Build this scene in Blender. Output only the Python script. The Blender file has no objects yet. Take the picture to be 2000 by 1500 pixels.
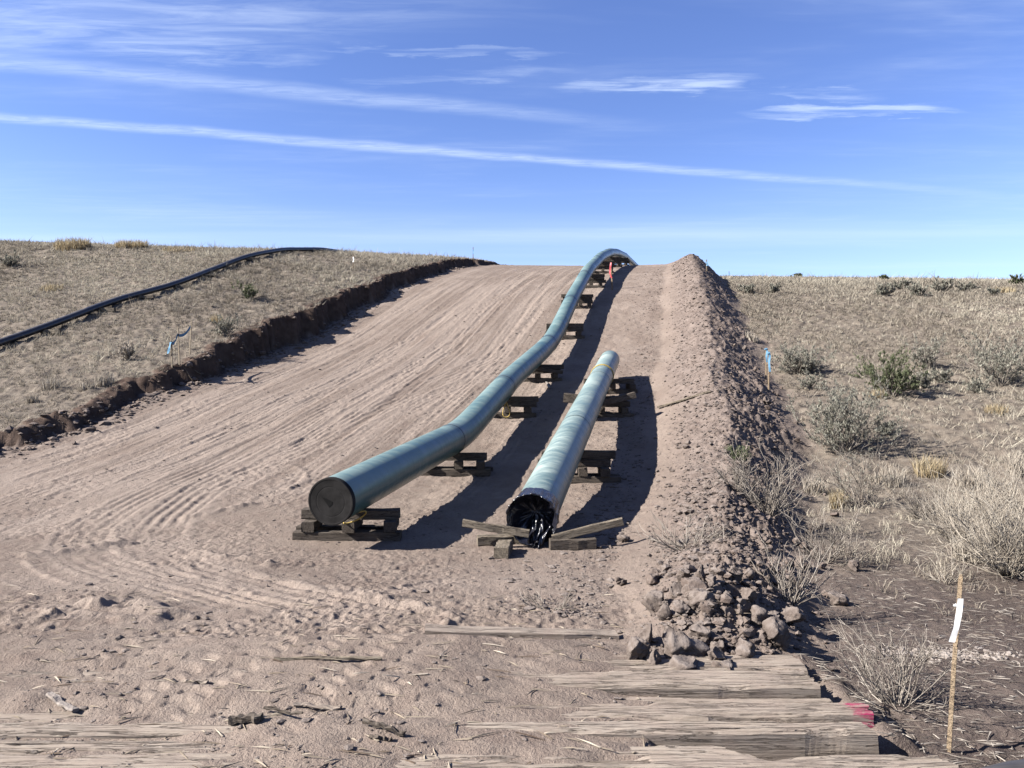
import bpy, bmesh, math, random
import numpy as np
from mathutils import Vector, Matrix

R = math.radians
random.seed(7)
rng = np.random.default_rng(11)
scene = bpy.context.scene
COL = scene.collection

# ------------------------------------------------------------------ camera
FPX = 1500.0                      # focal length in photo pixels (2000 wide)
CAMZ = 1.6
cam = bpy.data.cameras.new('camera'); cam_o = bpy.data.objects.new('camera', cam)
COL.objects.link(cam_o); scene.camera = cam_o
cam.sensor_width = 36.0; cam.lens = 36.0 * FPX / 2000.0
cam.clip_start = 0.05; cam.clip_end = 3000
cam_o.location = (0, 0, CAMZ); cam_o.rotation_euler = (R(90), 0, 0)

# ------------------------------------------------------------------ light
SUN_EL = 34.0
SUN_AZ = -102.0                   # degrees from +Y towards +X : from the left, a little behind the camera
sd = Vector((math.sin(R(SUN_AZ)) * math.cos(R(SUN_EL)), math.cos(R(SUN_AZ)) * math.cos(R(SUN_EL)), math.sin(R(SUN_EL))))
sun = bpy.data.lights.new('sun', 'SUN'); sun_o = bpy.data.objects.new('sun', sun); COL.objects.link(sun_o)
sun.energy = 5.0; sun.angle = R(0.5); sun.color = (1.0, 0.955, 0.90)
sun_o.rotation_euler = sd.to_track_quat('Z', 'Y').to_euler()
sun_o.location = (-30, -10, 30)

scene.view_settings.view_transform = 'Standard'
scene.view_settings.look = 'None'
scene.view_settings.exposure = 2.1
scene.view_settings.gamma = 1.0
scene.view_settings.use_curve_mapping = False


class NT:
    """tiny node-tree writer"""
    def __init__(self, tree):
        self.t = tree; self.n = tree.nodes; self.l = tree.links
    def node(self, kind, **kw):
        nd = self.n.new(kind)
        for k, v in kw.items():
            if k == 'inp':
                for a, b in v.items():
                    self.set(nd.inputs[a], b)
            else:
                setattr(nd, k, v)
        return nd
    def set(self, sock, v):
        if isinstance(v, bpy.types.NodeSocket): self.l.new(v, sock)
        elif isinstance(v, bpy.types.Node): self.l.new(v.outputs[0], sock)
        else:
            if isinstance(v, (tuple, list)) and len(v) == 3 and sock.type == 'RGBA': v = (*v, 1)
            sock.default_value = v
    def math(self, op, a, b=None, c=None, clamp=False):
        nd = self.n.new('ShaderNodeMath'); nd.operation = op; nd.use_clamp = clamp
        for i, v in enumerate((a, b, c)):
            if v is not None: self.set(nd.inputs[i], v)
        return nd.outputs[0]
    def mix(self, f, a, b, blend='MIX'):
        nd = self.n.new('ShaderNodeMix'); nd.data_type = 'RGBA'; nd.blend_type = blend
        self.set(nd.inputs[0], f); self.set(nd.inputs[6], a); self.set(nd.inputs[7], b)
        return nd.outputs[2]
    def noise(self, vec, scale, detail=4, rough=0.55, dist=0.0):
        nd = self.n.new('ShaderNodeTexNoise')
        if vec is not None: self.l.new(vec, nd.inputs['Vector'])
        nd.inputs['Scale'].default_value = scale; nd.inputs['Detail'].default_value = detail
        nd.inputs['Roughness'].default_value = rough; nd.inputs['Distortion'].default_value = dist
        return nd.outputs[0]
    def ramp(self, f, a, b, lo=0.0, hi=1.0):
        nd = self.n.new('ShaderNodeMapRange'); nd.interpolation_type = 'SMOOTHSTEP'
        self.set(nd.inputs[0], f)
        nd.inputs[1].default_value = a; nd.inputs[2].default_value = b
        nd.inputs[3].default_value = lo; nd.inputs[4].default_value = hi
        return nd.outputs[0]
    def mapping(self, vec, scale=(1, 1, 1), rot=(0, 0, 0), loc=(0, 0, 0)):
        nd = self.n.new('ShaderNodeMapping'); self.l.new(vec, nd.inputs[0])
        nd.inputs[1].default_value = loc; nd.inputs[2].default_value = rot; nd.inputs[3].default_value = scale
        return nd.outputs[0]


# ------------------------------------------------------------------ world: sky, cirrus, contrails
world = bpy.data.worlds.new('World'); scene.world = world; world.use_nodes = True
W = NT(world.node_tree); W.n.clear()
sky = W.node('ShaderNodeTexSky', sky_type='NISHITA', sun_disc=False, sun_elevation=R(SUN_EL),
             sun_rotation=R(SUN_AZ), altitude=1700.0, air_density=1.0, dust_density=0.6, ozone_density=2.6)
tc = W.node('ShaderNodeTexCoord')
sep = W.node('ShaderNodeSeparateXYZ', inp={0: tc.outputs['Generated']})
zc = W.math('MAXIMUM', sep.outputs[2], 0.02)
qx = W.math('DIVIDE', sep.outputs[0], zc); qy = W.math('DIVIDE', sep.outputs[1], zc)
q = W.node('ShaderNodeCombineXYZ', inp={0: qx, 1: qy, 2: 0.0}).outputs[0]
wob = W.math('MULTIPLY', W.math('SUBTRACT', W.noise(q, 1.3, 3), 0.5), 0.16)
wob2 = W.math('MULTIPLY', W.math('SUBTRACT', W.noise(W.mapping(q, (1.5, 4, 1), (0, 0, R(-12))), 2.6, 5, .6), 0.5), 0.34)
fib = W.noise(W.mapping(q, (1.2, 7.0, 1), (0, 0, R(-14))), 2.2, 7, 0.62, 0.6)

def trail(y0, slope, w, x_fade, x_soft, amt, w_grow=0.0):
    d = W.math('SUBTRACT', W.math('SUBTRACT', qy, W.math('MULTIPLY', qx, slope)), y0)
    d = W.math('ABSOLUTE', W.math('ADD', d, wob))
    f = W.ramp(d, w * 1.35, w * 0.1)
    f = W.math('MULTIPLY', f, W.ramp(qx, x_fade, x_fade - x_soft))
    f = W.math('MULTIPLY', f, W.ramp(W.noise(W.mapping(q, (2.0, 9.0, 1), (0, 0, R(-15))), 3.0, 6, .65, .8), 0.25, 0.7, 0.35, 1.0))
    return W.math('MULTIPLY', f, amt)

def streak(x0, y0, x1, y1, w, amt, thr=0.42):
    cx, cy = (x0 + x1) / 2, (y0 + y1) / 2; L = math.hypot(x1 - x0, y1 - y0) / 2
    a = math.atan2(y1 - y0, x1 - x0)
    dx = W.math('SUBTRACT', qx, cx); dy = W.math('SUBTRACT', qy, cy)
    s = W.math('ADD', W.math('MULTIPLY', dx, math.cos(a) / L), W.math('MULTIPLY', dy, math.sin(a) / L))
    t = W.math('ADD', W.math('MULTIPLY', dx, -math.sin(a) / w), W.math('MULTIPLY', dy, math.cos(a) / w))
    t = W.math('ADD', t, W.math('MULTIPLY', W.math('ADD', wob, wob2), 0.8 / w)); s = W.math('ADD', s, W.math('MULTIPLY', wob2, 1.6))
    r2 = W.math('ADD', W.math('MULTIPLY', s, s), W.math('MULTIPLY', t, t))
    f = W.math('MULTIPLY', W.math('POWER', W.ramp(r2, 1.2, 0.0), .8), W.ramp(fib, thr - 0.06, thr + 0.34))
    return W.math('MULTIPLY', f, amt)

layers = [trail(3.38, 0.262, 0.070, 3.4, 3.4, 0.42), trail(2.83, 0.275, 0.085, 0.75, 1.2, 0.30),
          streak(0.15, 2.60, 0.82, 2.53, 0.085, 0.54, .36), streak(0.86, 2.84, 1.66, 2.80, 0.075, 0.56, .34),
          streak(-0.62, 2.29, 0.20, 2.325, 0.035, 0.26, .38), streak(-0.55, 2.55, 0.20, 2.43, 0.07, 0.26, .42),
          streak(-1.35, 2.30, -0.55, 2.32, 0.12, 0.28, .40), streak(0.7, 2.62, 1.3, 2.68, 0.05, 0.32, .38)]
veil_n = W.noise(W.mapping(q, (0.5, 1.6, 1), (0, 0, R(-10))), 1.1, 5, 0.6, 0.4)
veil = W.math('MULTIPLY', W.ramp(veil_n, 0.44, 0.78), W.ramp(fib, 0.3, 0.75, 0.25, 1.0))
veil = W.math('MULTIPLY', veil, 0.20)
vtop = W.math('MULTIPLY', W.ramp(W.math('ADD', qy, W.math('MULTIPLY', qx, 0.16)), 2.24, 1.95), W.ramp(fib, 0.22, 0.85))
layers += [veil, W.math('MULTIPLY', W.math('MULTIPLY', vtop, W.ramp(qx, 0.3, -0.9)), 0.42)]
band = W.noise(W.mapping(q, (0.10, 0.55, 1), (0, 0, R(-6))), 1.0, 4, 0.5, 0.3)
layers.append(W.math('MULTIPLY', W.math('MULTIPLY', W.ramp(band, 0.42, 0.70), W.ramp(qy, 3.6, 5.2)), 0.30))
cl = layers[0]
for f in layers[1:]:
    cl = W.math('SUBTRACT', 1.0, W.math('MULTIPLY', W.math('SUBTRACT', 1.0, cl), W.math('SUBTRACT', 1.0, f)))
SKYMUL = 1.0
hsv = W.node('ShaderNodeHueSaturation', inp={0: .517, 1: 1.12, 2: 1.08, 4: sky.outputs[0]})
hz = W.math('MULTIPLY', W.ramp(sep.outputs[2], .30, .02), .34)      # thin high haze, thicker towards the horizon all round
skyc = W.mix(hz, hsv.outputs[0], (3.7, 4.25, 5.3))
skyc = W.mix(cl, skyc, (4.5, 5.2, 6.3))
bg = W.node('ShaderNodeBackground', inp={0: skyc, 1: 0.051})
W.l.new(bg.outputs[0], W.node('ShaderNodeOutputWorld').inputs[0])

# ------------------------------------------------------------------ noise and terrain
def hash2(ix, iy, seed):
    h = (ix.astype(np.int64) * 374761393 + iy.astype(np.int64) * 668265263 + seed * 1442695041) & 0xFFFFFFFF
    h = ((h ^ (h >> 13)) * 1274126177) & 0xFFFFFFFF
    h = h ^ (h >> 16)
    return (h & 0xFFFFFF).astype(np.float32) / 16777216.0

def vnoise(x, y, seed=0):
    fx = np.floor(x); fy = np.floor(y)
    tx = (x - fx); ty = (y - fy)
    tx = tx * tx * tx * (tx * (tx * 6 - 15) + 10); ty = ty * ty * ty * (ty * (ty * 6 - 15) + 10)
    ix = fx.astype(np.int64); iy = fy.astype(np.int64)
    a = hash2(ix, iy, seed); b = hash2(ix + 1, iy, seed); c = hash2(ix, iy + 1, seed); d = hash2(ix + 1, iy + 1, seed)
    return ((a + (b - a) * tx) * (1 - ty) + (c + (d - c) * tx) * ty) * 2 - 1

def fbm(x, y, octv=4, seed=0, gain=0.5, lac=2.03):
    s = 0; a = 1; n = 0
    for i in range(octv):
        s = s + a * vnoise(x + 13.7 * i, y - 7.1 * i, seed + i * 17); n += a
        x = x * lac; y = y * lac; a *= gain
    return s / n

def sstep(a, b, x):
    t = np.clip((x - a) / (b - a), 0, 1)
    return t * t * (3 - 2 * t)

PHI = R(12.0); CS, SN = math.cos(PHI), math.sin(PHI)
def to_uv(x, y): return x * SN + y * CS, x * CS - y * SN
def to_xy(u, v): return u * SN + v * CS, u * CS - v * SN

def curve(pts, sm=1.2):
    xs = np.arange(-60, 420, 0.25)
    p = np.array(pts, float)
    ys = np.interp(xs, p[:, 0], p[:, 1])
    k = int(sm / 0.25) * 2 + 1
    w = np.hanning(k + 2)[1:-1]; w /= w.sum()
    ys2 = np.convolve(np.pad(ys, k // 2, mode='edge'), w, mode='valid')
    return lambda u: np.interp(u, xs, ys2)

G = curve([(-60, -.6), (-10, -.15), (0, 0), (4.3, 0), (6, -.12), (7.7, -.22), (9.5, -.16), (11.6, -.02), (14.06, .34), (17.2, 1.02), (19.9, 1.62),
           (23.06, 2.40), (26.9, 3.70), (30.9, 5.08), (34.7, 6.18), (38.6, 7.15), (43.6, 8.17), (48.8, 9.06), (55, 9.95), (62.6, 10.9), (80, 12.9), (120, 16.2), (200, 21), (400, 28)])
TILT = curve([(0, 0), (5, .05), (8, .2), (11, .42), (15, .75), (22, .75), (33, .58), (44, .36), (60, .2), (100, 0)])
HB = curve([(0, .12), (8, .16), (14, .20), (16.5, .36), (19, .66), (21, .85), (25, .80), (30, .60), (35, .48), (42, .42), (47, .25), (52, .1), (60, .05)])
SL = curve([(0, .03), (12, .04), (16, .06), (20, .10), (26, .165), (30, .20), (36, .13), (45, .07), (60, .03)])
BERM = curve([(3.9, 0), (4.6, .17), (6, .33), (8, .44), (11, .58), (15, .70), (30, .72), (40, .66), (45, .58), (60, .5)], .6)
RIDGE = curve([(3, .1), (5, .25), (8, .45), (12, .75), (15, .92), (60, .95)])
TOER = curve([(3, .4), (5, .80), (8, 1.35), (11, 1.85), (15, 2.45), (25, 2.6), (60, 2.45)])
def toe_right(u): return TOER(u) + .22 * vnoise(u * .6, u * 0 + 9, 23) * sstep(5, 12, u) + .12 * vnoise(u * 1.9, u * 0 + 19, 27)
ROFF = curve([(0, -.13), (4, -.14), (6, -.06), (9, -.12), (13, -.38), (15.2, -.40), (19, -.25), (26, -.28), (33, -.55), (39, -.85), (50, -.95), (70, -1.0), (200, -1)])

def bank_edge(u):
    return -11.55 + 0.22 * vnoise(u * 0.55, u * 0, 5) + 0.19 * vnoise(u * 2.1, u * 0 + 3, 6) + 0.11 * vnoise(u * 6.3, u * 0 + 5, 8)

def smooth_h(x, y):
    u, v = to_uv(x, y)
    g = G(u)
    left = np.clip((-3.6 - v) / 7.9, 0, 1)
    z = g + TILT(u) * left
    be = bank_edge(u)
    d = be - v                                  # > 0 : on the bank side
    hb = HB(u)
    face = sstep(0.02, 0.20, d)
    z = z + hb * face
    dd = np.clip(d - 0.3, 0, None)
    sl = SL(u)
    z = z + sl * np.minimum(dd, 6.0) + np.clip(dd - 6, 0, 14) * sl * 0.38 + np.clip(dd - 20, 0, 60) * sl * 0.12
    # right side, natural ground
    tR = toe_right(u); wr = sstep(RIDGE(u) - .3, tR, v)
    near = sstep(5.2, 3.6, y)                  # near the mats the side drop hugs the mat ends
    wr2 = wr * (1 - near) + sstep(1.70, 1.95, x) * near
    z = z + ROFF(u) * wr2 - 0.042 * np.clip(v - 3, 0, 40) * sstep(14, 40, u)
    # spoil berm
    hbm = BERM(u)
    rid = RIDGE(u) + 0.14 * vnoise(u * 0.45, u * 0, 21) + .08 * vnoise(u * 1.6, u * 0 + 6, 26)
    toeL = np.interp(u, [4, 6, 9], [-.35, -.45, -.55]) + 0.15 * vnoise(u * 0.7, u * 0 + 2, 22); toeR = tR
    tl = np.clip((v - toeL) / (rid - toeL), 0, 1); tr = np.clip((toeR - v) / (toeR - rid), 0, 1)
    prof = np.where(v < rid, tl ** 1.25, tr ** 1.08)
    prof = prof - 0.10 * np.exp(-((v - rid) / 0.22) ** 2)
    hv = 1 + 0.18 * vnoise(u * 0.5, u * 0 + 30, 24) + 0.16 * vnoise(u * 1.7, u * 0 + 40, 25)
    bm = hbm * hv * np.clip(prof, 0, 1)
    z = z + bm
    # hole under the broken mat plank and bare trough at the mat ends
    return z, u, v, d, bm, wr2, near

MATX0, MATX1, MATY0, MATY1 = -3.4, 1.72, 2.6, 4.62

def at(px, py, dz=0.0):
    """point of the (smooth) ground seen at photo pixel px,py"""
    kx = (px - 1000) / FPX; kz = (750 - py) / FPX
    ys = np.concatenate([np.arange(2.2, 12, .02), np.arange(12, 90, .06)])
    z = smooth_h(kx * ys, ys)[0]
    ray = CAMZ + kz * ys
    hit = np.nonzero(ray <= z + dz)[0]
    y = ys[hit[0]] if len(hit) else 60.0
    return np.array([kx * y, y])

# wheel tracks, as photographed, on the ground
def pl(*pts):
    w = np.array([at(*p) for p in pts])
    t = np.linspace(0, len(w) - 1, (len(w) - 1) * 9 + 1)      # Catmull-Rom
    i = np.clip(t.astype(int), 0, len(w) - 2); f = (t - i)[:, None]
    P = lambda k: w[np.clip(i + k, 0, len(w) - 1)]
    a, b, c, d = P(-1), P(0), P(1), P(2)
    return 0.5 * ((2 * b) + (c - a) * f + (2 * a - 5 * b + 4 * c - d) * f ** 2 + (3 * b - a - 3 * c + d) * f ** 3)

TRACKS = [  # polyline, half width, kind, depth
    (pl((1040, 700), (860, 770), (700, 860), (620, 915), (560, 965), (470, 985)), .24, 'rib', .028),
    (pl((980, 690), (800, 770), (600, 870), (450, 930), (340, 1000), (300, 1060), (340, 1105), (480, 1145), (640, 1185), (800, 1215)), .30, 'rib', .055),
    (pl((700, 770), (480, 880), (300, 960), (180, 1030), (160, 1075), (230, 1115), (390, 1150), (540, 1190)), .26, 'rib', .05),
    (pl((620, 760), (400, 850), (150, 960), (-60, 1060)), .22, 'rut', .035),
    (pl((560, 770), (300, 880), (80, 960), (-80, 1020)), .20, 'rib', .03),
    (pl((870, 560), (700, 640), (480, 760), (200, 890), (-60, 980)), .24, 'rut', .045),
    (pl((960, 560), (840, 640), (690, 730), (500, 830), (330, 910), (0, 1050)), .24, 'rut', .05),
    (pl((1010, 545), (920, 620), (840, 690), (720, 760), (560, 850)), .22, 'rib', .04),
    (pl((1080, 545), (1010, 620), (960, 680), (870, 760), (780, 820)), .20, 'rut', .045),
    (pl((800, 560), (620, 650), (380, 780), (60, 900)), .22, 'rut', .04),
    (pl((1040, 530), (960, 590), (860, 680), (700, 790), (560, 880), (440, 960)), .22, 'lug', .04),
    (pl((0, 1095), (50, 1130), (110, 1150)), .14, 'rut', .07),
    (pl((0, 1240), (120, 1205), (330, 1195)), .16, 'rib', .035),
    (pl((500, 1140), (640, 1150), (740, 1160), (900, 1130)), .10, 'rut', .035),
]
RIDGES = [(pl((700, 1160), (790, 1178), (850, 1195), (885, 1212), (872, 1228)), .08, .05),
          (pl((390, 1085), (450, 1092), (520, 1104)), .12, .06), (pl((60, 1085), (180, 1072), (240, 1060)), .14, .05),
          (pl((150, 1198), (230, 1190), (300, 1205)), .25, .07), (pl((560, 905), (600, 930), (560, 960)), .06, .04),
          (pl((370, 1010), (430, 1000), (490, 985)), .10, .05)]

LUG0 = at(610, 1285)

def poly_dist(x, y, poly):
    best = np.full(x.shape, 1e9, np.float32); side = np.zeros(x.shape, np.float32); along = np.zeros(x.shape, np.float32)
    s0 = 0.0
    for k in range(len(poly) - 1):
        ax, ay = poly[k]; bx, by = poly[k + 1]
        dx, dy = bx - ax, by - ay; L = math.hypot(dx, dy) + 1e-9
        t = np.clip(((x - ax) * dx + (y - ay) * dy) / (L * L), 0, 1)
        ex = x - (ax + t * dx); ey = y - (ay + t * dy)
        dd = np.hypot(ex, ey)
        m = dd < best
        best = np.where(m, dd, best)
        side = np.where(m, (dx * ey - dy * ex) / L, side)
        along = np.where(m, s0 + t * L, along)
        s0 += L
    return best, side, along, s0

def full_h(x, y):
    """height with clods, ruts and hummocks, plus material weights"""
    x = np.asarray(x, np.float64); y = np.asarray(y, np.float64)
    z, u, v, d, bm, wr2, near = smooth_h(x, y)
    hbm = BERM(u)
    nat_l = sstep(0.18, 0.34, d + 0.08 * vnoise(x * 5, y * 5, 3))
    nat_r = sstep(-.35, .25, v - toe_right(u) + 0.25 * fbm(x * 1.5, y * 1.5, 3, 41)) * (1 - near) + sstep(1.68, 1.85, x) * near
    nat = np.clip(nat_l + nat_r, 0, 1)
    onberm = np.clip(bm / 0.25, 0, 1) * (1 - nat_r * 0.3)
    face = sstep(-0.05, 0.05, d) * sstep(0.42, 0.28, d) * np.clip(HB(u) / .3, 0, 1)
    road = np.clip(1 - nat - onberm, 0, 1)
    dust = np.zeros_like(x)
    # --- road: grading streaks along the line, patchy crumbs
    wv = v + 0.25 * vnoise(u * .12, v * .1, 50)
    st = 0.38 * vnoise(wv * 2.3, u * 0.07, 51) + 0.40 * vnoise(wv * 6.1, u * 0.16, 52) + .36 * vnoise(wv * 15, u * .4, 57) + .26 * vnoise(wv * 31, u * .9, 58)
    lon = sstep(8, 13, u) * sstep(-2.9, -4.6, v)
    z = z + road * lon * 0.011 * st
    dust += road * lon * 0.75 * st + road * .35 * fbm(x * .6, y * .6, 3, 59)
    crumb = sstep(-.1, 0.4, fbm(x * 0.9, y * 0.9, 3, 60)) * 0.65 + 0.35
    nearw = sstep(9, 6, u)
    pk = 1 - np.abs(vnoise(x * 13, y * 13, 61)); pk2 = 1 - np.abs(vnoise(x * 29, y * 29, 62))
    z = z + road * crumb * (0.014 + .006 * nearw) * (fbm(x * 13, y * 13, 3, 63) + .5 * (pk * pk - .4) + .35 * (pk2 - .5))
    z = z + road * nearw * (0.022 * fbm(x * 2.2, y * 2.2, 3, 64))
    cor = road * sstep(-4.6, -3.4, v) * sstep(7.5, 9, u)
    z = z + cor * (.020 * fbm(x * 4.5, y * 4.5, 4, 65) + .012 * np.clip(vnoise(x * 11, y * 11, 66) - .3, 0, 1))
    dust += cor * .5 * fbm(x * 1.7, y * 1.1, 4, 67)
    # --- dirt lying over the timber mat
    inm = sstep(MATY0 - .3, MATY0, y) * sstep(MATY1 + .35, MATY1 + .0, y)
    cov = np.interp(x, [-9, -3.3, -2.2, -1.2, -.4, .25, .7, 1.3, 1.7, 1.9], [.02, -.008, -.012, .012, .020, .006, -.035, -.07, -.09, 0])
    cov = cov + .022 * fbm(x * 1.1, y * 3.4, 4, 80) + .010 * vnoise(x * 7, y * 12, 81)
    mx = inm * sstep(1.98, 1.70, x)
    z = z * (1 - mx) + mx * cov
    z = z + mx * (-.024 * sstep(3.42, 3.3, y) * sstep(-.9, -.2, x) - .020 * sstep(3.62, 3.5, y) * sstep(-.9, -1.5, x) + .034 * sstep(3.70, 3.85, y) * sstep(.1, -.5, x) + .03 * sstep(4.2, 4.4, y) * sstep(1.0, .5, x))
    pit = sstep(.60, .80, x) * sstep(3.62, 3.50, y) * sstep(3.2, 3.3, y) * sstep(1.95, 1.8, x)
    z = z - .16 * pit
    # --- long wheel tracks running up the line
    rt = random.Random(19)
    gate = road * sstep(8.5, 12, u)
    for k in range(26):
        v0 = rt.uniform(-11.0, -4.5); a1, f1, p1 = rt.uniform(.15, .6), rt.uniform(.05, .14), rt.uniform(0, 6)
        hw = rt.choice((.10, .12, .15)); dep = rt.uniform(.005, .015); u0 = rt.uniform(6, 26); u1 = u0 + rt.uniform(10, 30); sl_ = rt.uniform(-.03, .03)
        for pair in (0, 1.75):
            sd_ = v - (v0 + pair + a1 * np.sin(f1 * u + p1) + sl_ * (u - 25))
            m = (np.abs(sd_) < hw * 1.6) & (u > u0) & (u < u1) & (gate > .05)
            idx = np.nonzero(m)
            if not len(idx[0]): continue
            sdk, uk = sd_[idx], u[idx]
            env = sstep(hw * 1.05, hw * .92, np.abs(sdk)) * sstep(u0, u0 + 2, uk) * sstep(u1, u1 - 2, uk) * (.35 + .65 * sstep(-.2, .35, vnoise(uk * .5, uk * 0 + k * 7 + pair, 140)))
            rim = np.exp(-((np.abs(sdk) - hw * 1.18) / (hw * .16)) ** 2) * sstep(u0, u0 + 2, uk) * sstep(u1, u1 - 2, uk)
            cr_ = vnoise(uk * 7, sdk * 14, 141)
            rib = np.tanh(3 * np.cos(sdk / hw * math.pi * 3.5)) if k % 2 else np.tanh(3 * np.sin(uk / .11 * 6.28 + np.abs(sdk) / hw * 3))
            z[idx] += gate[idx] * (-dep * env * (.7 + .35 * rib) + rim * dep * (.5 + .9 * np.clip(cr_, -.3, 1)))
            dust[idx] += gate[idx] * env * (.35 if k % 3 else -.25) + gate[idx] * rim * .2
    # --- tracks
    for poly, hw, kind, dep in TRACKS:
        m = (x > poly[:, 0].min() - .7) & (x < poly[:, 0].max() + .7) & (y > poly[:, 1].min() - .7) & (y < poly[:, 1].max() + .7)
        if not m.any(): continue
        idx = np.nonzero(m)
        dist, side, al, Ltot = poly_dist(x[idx], y[idx], poly)
        env = sstep(hw * 1.12, hw * 0.9, dist) * sstep(-.02, .5, al) * sstep(-.02, .5, Ltot - al)
        env = env * (0.55 + 0.45 * sstep(-.3, .3, vnoise(al * .9, al * 0 + hw * 77, 70)))
        rim = np.exp(-((dist - hw * 1.2) / (hw * .22)) ** 2) * sstep(0, .3, al) * sstep(0, .3, Ltot - al)
        n1 = vnoise(al * 5, side * 5, 71)
        if kind == 'rib':
            dz = -dep * .5 * env * (0.75 + 0.7 * np.tanh(2.5 * np.cos((side + .008 * n1) / hw * math.pi * 4.0))) + rim * dep * (.5 + .4 * n1)
        elif kind == 'rut':
            dz = -dep * env * (0.8 + .3 * n1) + rim * dep * (.7 + .7 * n1)
        else:
            ch = np.sin(2 * math.pi * (al / .085 + np.abs(side) / hw * .9))
            keep = sstep(-.25, .25, vnoise(al * 3.1, side * 4 + hw * 50, 72))
            dz = -dep * .35 * env + dep * .55 * env * sstep(.1, .8, ch) * keep + rim * dep * .2 * (.6 + n1)
        dz = dz * (.30 + .26 * vnoise(al * 1.3, side * 2 + 4, 75)) * (1.5 if kind == 'lug' else 1.0)
        dz = dz + .012 * env * vnoise(x[idx] * 17, y[idx] * 17, 76) * (.4 + rim)
        if kind == 'rut': dz = dz * .62
        r = road[idx]
        z[idx] += dz * r
        dust[idx] += r * (.30 * env + .35 * rim)
    # lug prints where machines turned in front of the mat
    c_ = LUG0; dl = np.array([.34, .94])
    ex, ey = x - c_[0], y - c_[1]
    al = ex * dl[0] + ey * dl[1] + .05 * vnoise(x * 1.3, y * 1.3, 78); ac = ex * dl[1] - ey * dl[0] + .10 * np.sin(al * 1.1) + .03 * vnoise(x * 2, y * 2, 79)
    reg = sstep(1.15, .75, np.hypot(ex / 1.35, ey / 1.05)) * road
    row = sstep(-.55, -.2, np.sin(ac / .30 * 6.283)); chv = np.sin(6.283 * (al / .118 + np.abs(((ac / .30 + .25) % 1) - .5) * .9))
    keep = sstep(-.35, .1, fbm(x * 2.4, y * 2.4, 2, 83))
    z = z + reg * keep * row * (.0085 * np.tanh(2.0 * chv) - .005)
    dust += reg * keep * (.25 * row - .1)
    for poly, hw, hh in RIDGES:
        m = (x > poly[:, 0].min() - .6) & (x < poly[:, 0].max() + .6) & (y > poly[:, 1].min() - .6) & (y < poly[:, 1].max() + .6)
        if not m.any(): continue
        idx = np.nonzero(m)
        dist, side, al, Ltot = poly_dist(x[idx], y[idx], poly)
        e = np.exp(-(dist / hw) ** 2) * (0.6 + .7 * vnoise(x[idx] * 9, y[idx] * 9, 73))
        z[idx] += hh * e
        dust[idx] += .4 * e
    # --- berm clods
    b1 = fbm(x * 3.1, y * 3.1, 3, 90); b2 = 1 - np.abs(vnoise(x * 8.5, y * 8.5, 91)); b3 = 1 - np.abs(vnoise(x * 19, y * 19, 92))
    rough = onberm * (0.50 + 0.85 * sstep(-.4, .4, v - RIDGE(u)))
    z = z + rough * (0.055 * b1 + 0.055 * (b2 ** 2 - .35) + 0.034 * (b3 - .5) + .016 * vnoise(x * 37, y * 37, 93))
    spill = sstep(4.6, 5.2, y) * sstep(6.8, 5.4, y) * sstep(.1, .9, x) * (1 - nat)
    z = z + spill * .02 * (b2 - .4 + .5 * (b3 - .5))
    # --- cut face
    f1 = fbm(u * 4.2, z * 2.0 + v, 3, 95)
    z = z + face * (0.06 * f1 + .05 * (1 - np.abs(vnoise(u * 9, v * 9, 96))))
    toe = sstep(-.7, -.1, d) * sstep(.1, -.1, d) * sstep(20, 14, u)
    z = z + toe * (.07 * np.clip(fbm(x * 3, y * 3, 3, 97) + .25, 0, 1))
    lip = np.exp(-((d - .38) / .16) ** 2) * sstep(22, 13, u)
    z = z + lip * (.10 + .12 * fbm(x * 2.5, y * 2.5, 3, 98))
    # --- hummocky natural ground
    far = sstep(9, 16, u)
    hum = fbm(x * 2.6, y * 2.6, 3, 100); hum2 = 1 - np.abs(vnoise(x * 5.5, y * 5.5, 101))
    z = z + nat * (0.018 + .05 * far) * hum + nat * (.016 + .022 * far) * (hum2 ** 2 - .4) + nat * .012 * (1 - far) * fbm(x * 14, y * 14, 3, 102)
    dry = np.clip(nat_l + sstep(7, 13.5, u + 2.5 * fbm(x * .4, y * .4, 3, 110)), 0, 1)
    return z, dict(dry=dry, nat=nat, berm=onberm, face=sstep(-.16, -.02, d) * sstep(.62, .44, d) * np.clip(HB(u) / .2, 0, 1), road=road, dust=dust, u=u, v=v, d=d, bm=bm)  # face weight spreads the bank's painted shade over toe and lip

def hpt(x, y):
    return float(full_h(np.array([x], float), np.array([y], float))[0][0])
def hs(x, y):
    return float(smooth_h(np.array([x], float), np.array([y], float))[0][0])

# ------------------------------------------------------------------ helpers: objects
def link(name, me, mat=None, parent=None):
    o = bpy.data.objects.new(name, me); COL.objects.link(o)
    if mat is not None and me is not None:
        me.materials.clear(); me.materials.append(mat)
    if parent is not None: o.parent = parent
    return o

def tag(o, label=None, cat=None, group=None, kind=None):
    if label: o['label'] = label
    if cat: o['category'] = cat
    if group: o['group'] = group
    if kind: o['kind'] = kind
    return o

def empty(name, loc=(0, 0, 0), rz=0.0):
    o = bpy.data.objects.new(name, None); COL.objects.link(o)
    o.location = loc; o.rotation_euler = (0, 0, rz); o.empty_display_size = .1
    return o

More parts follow.
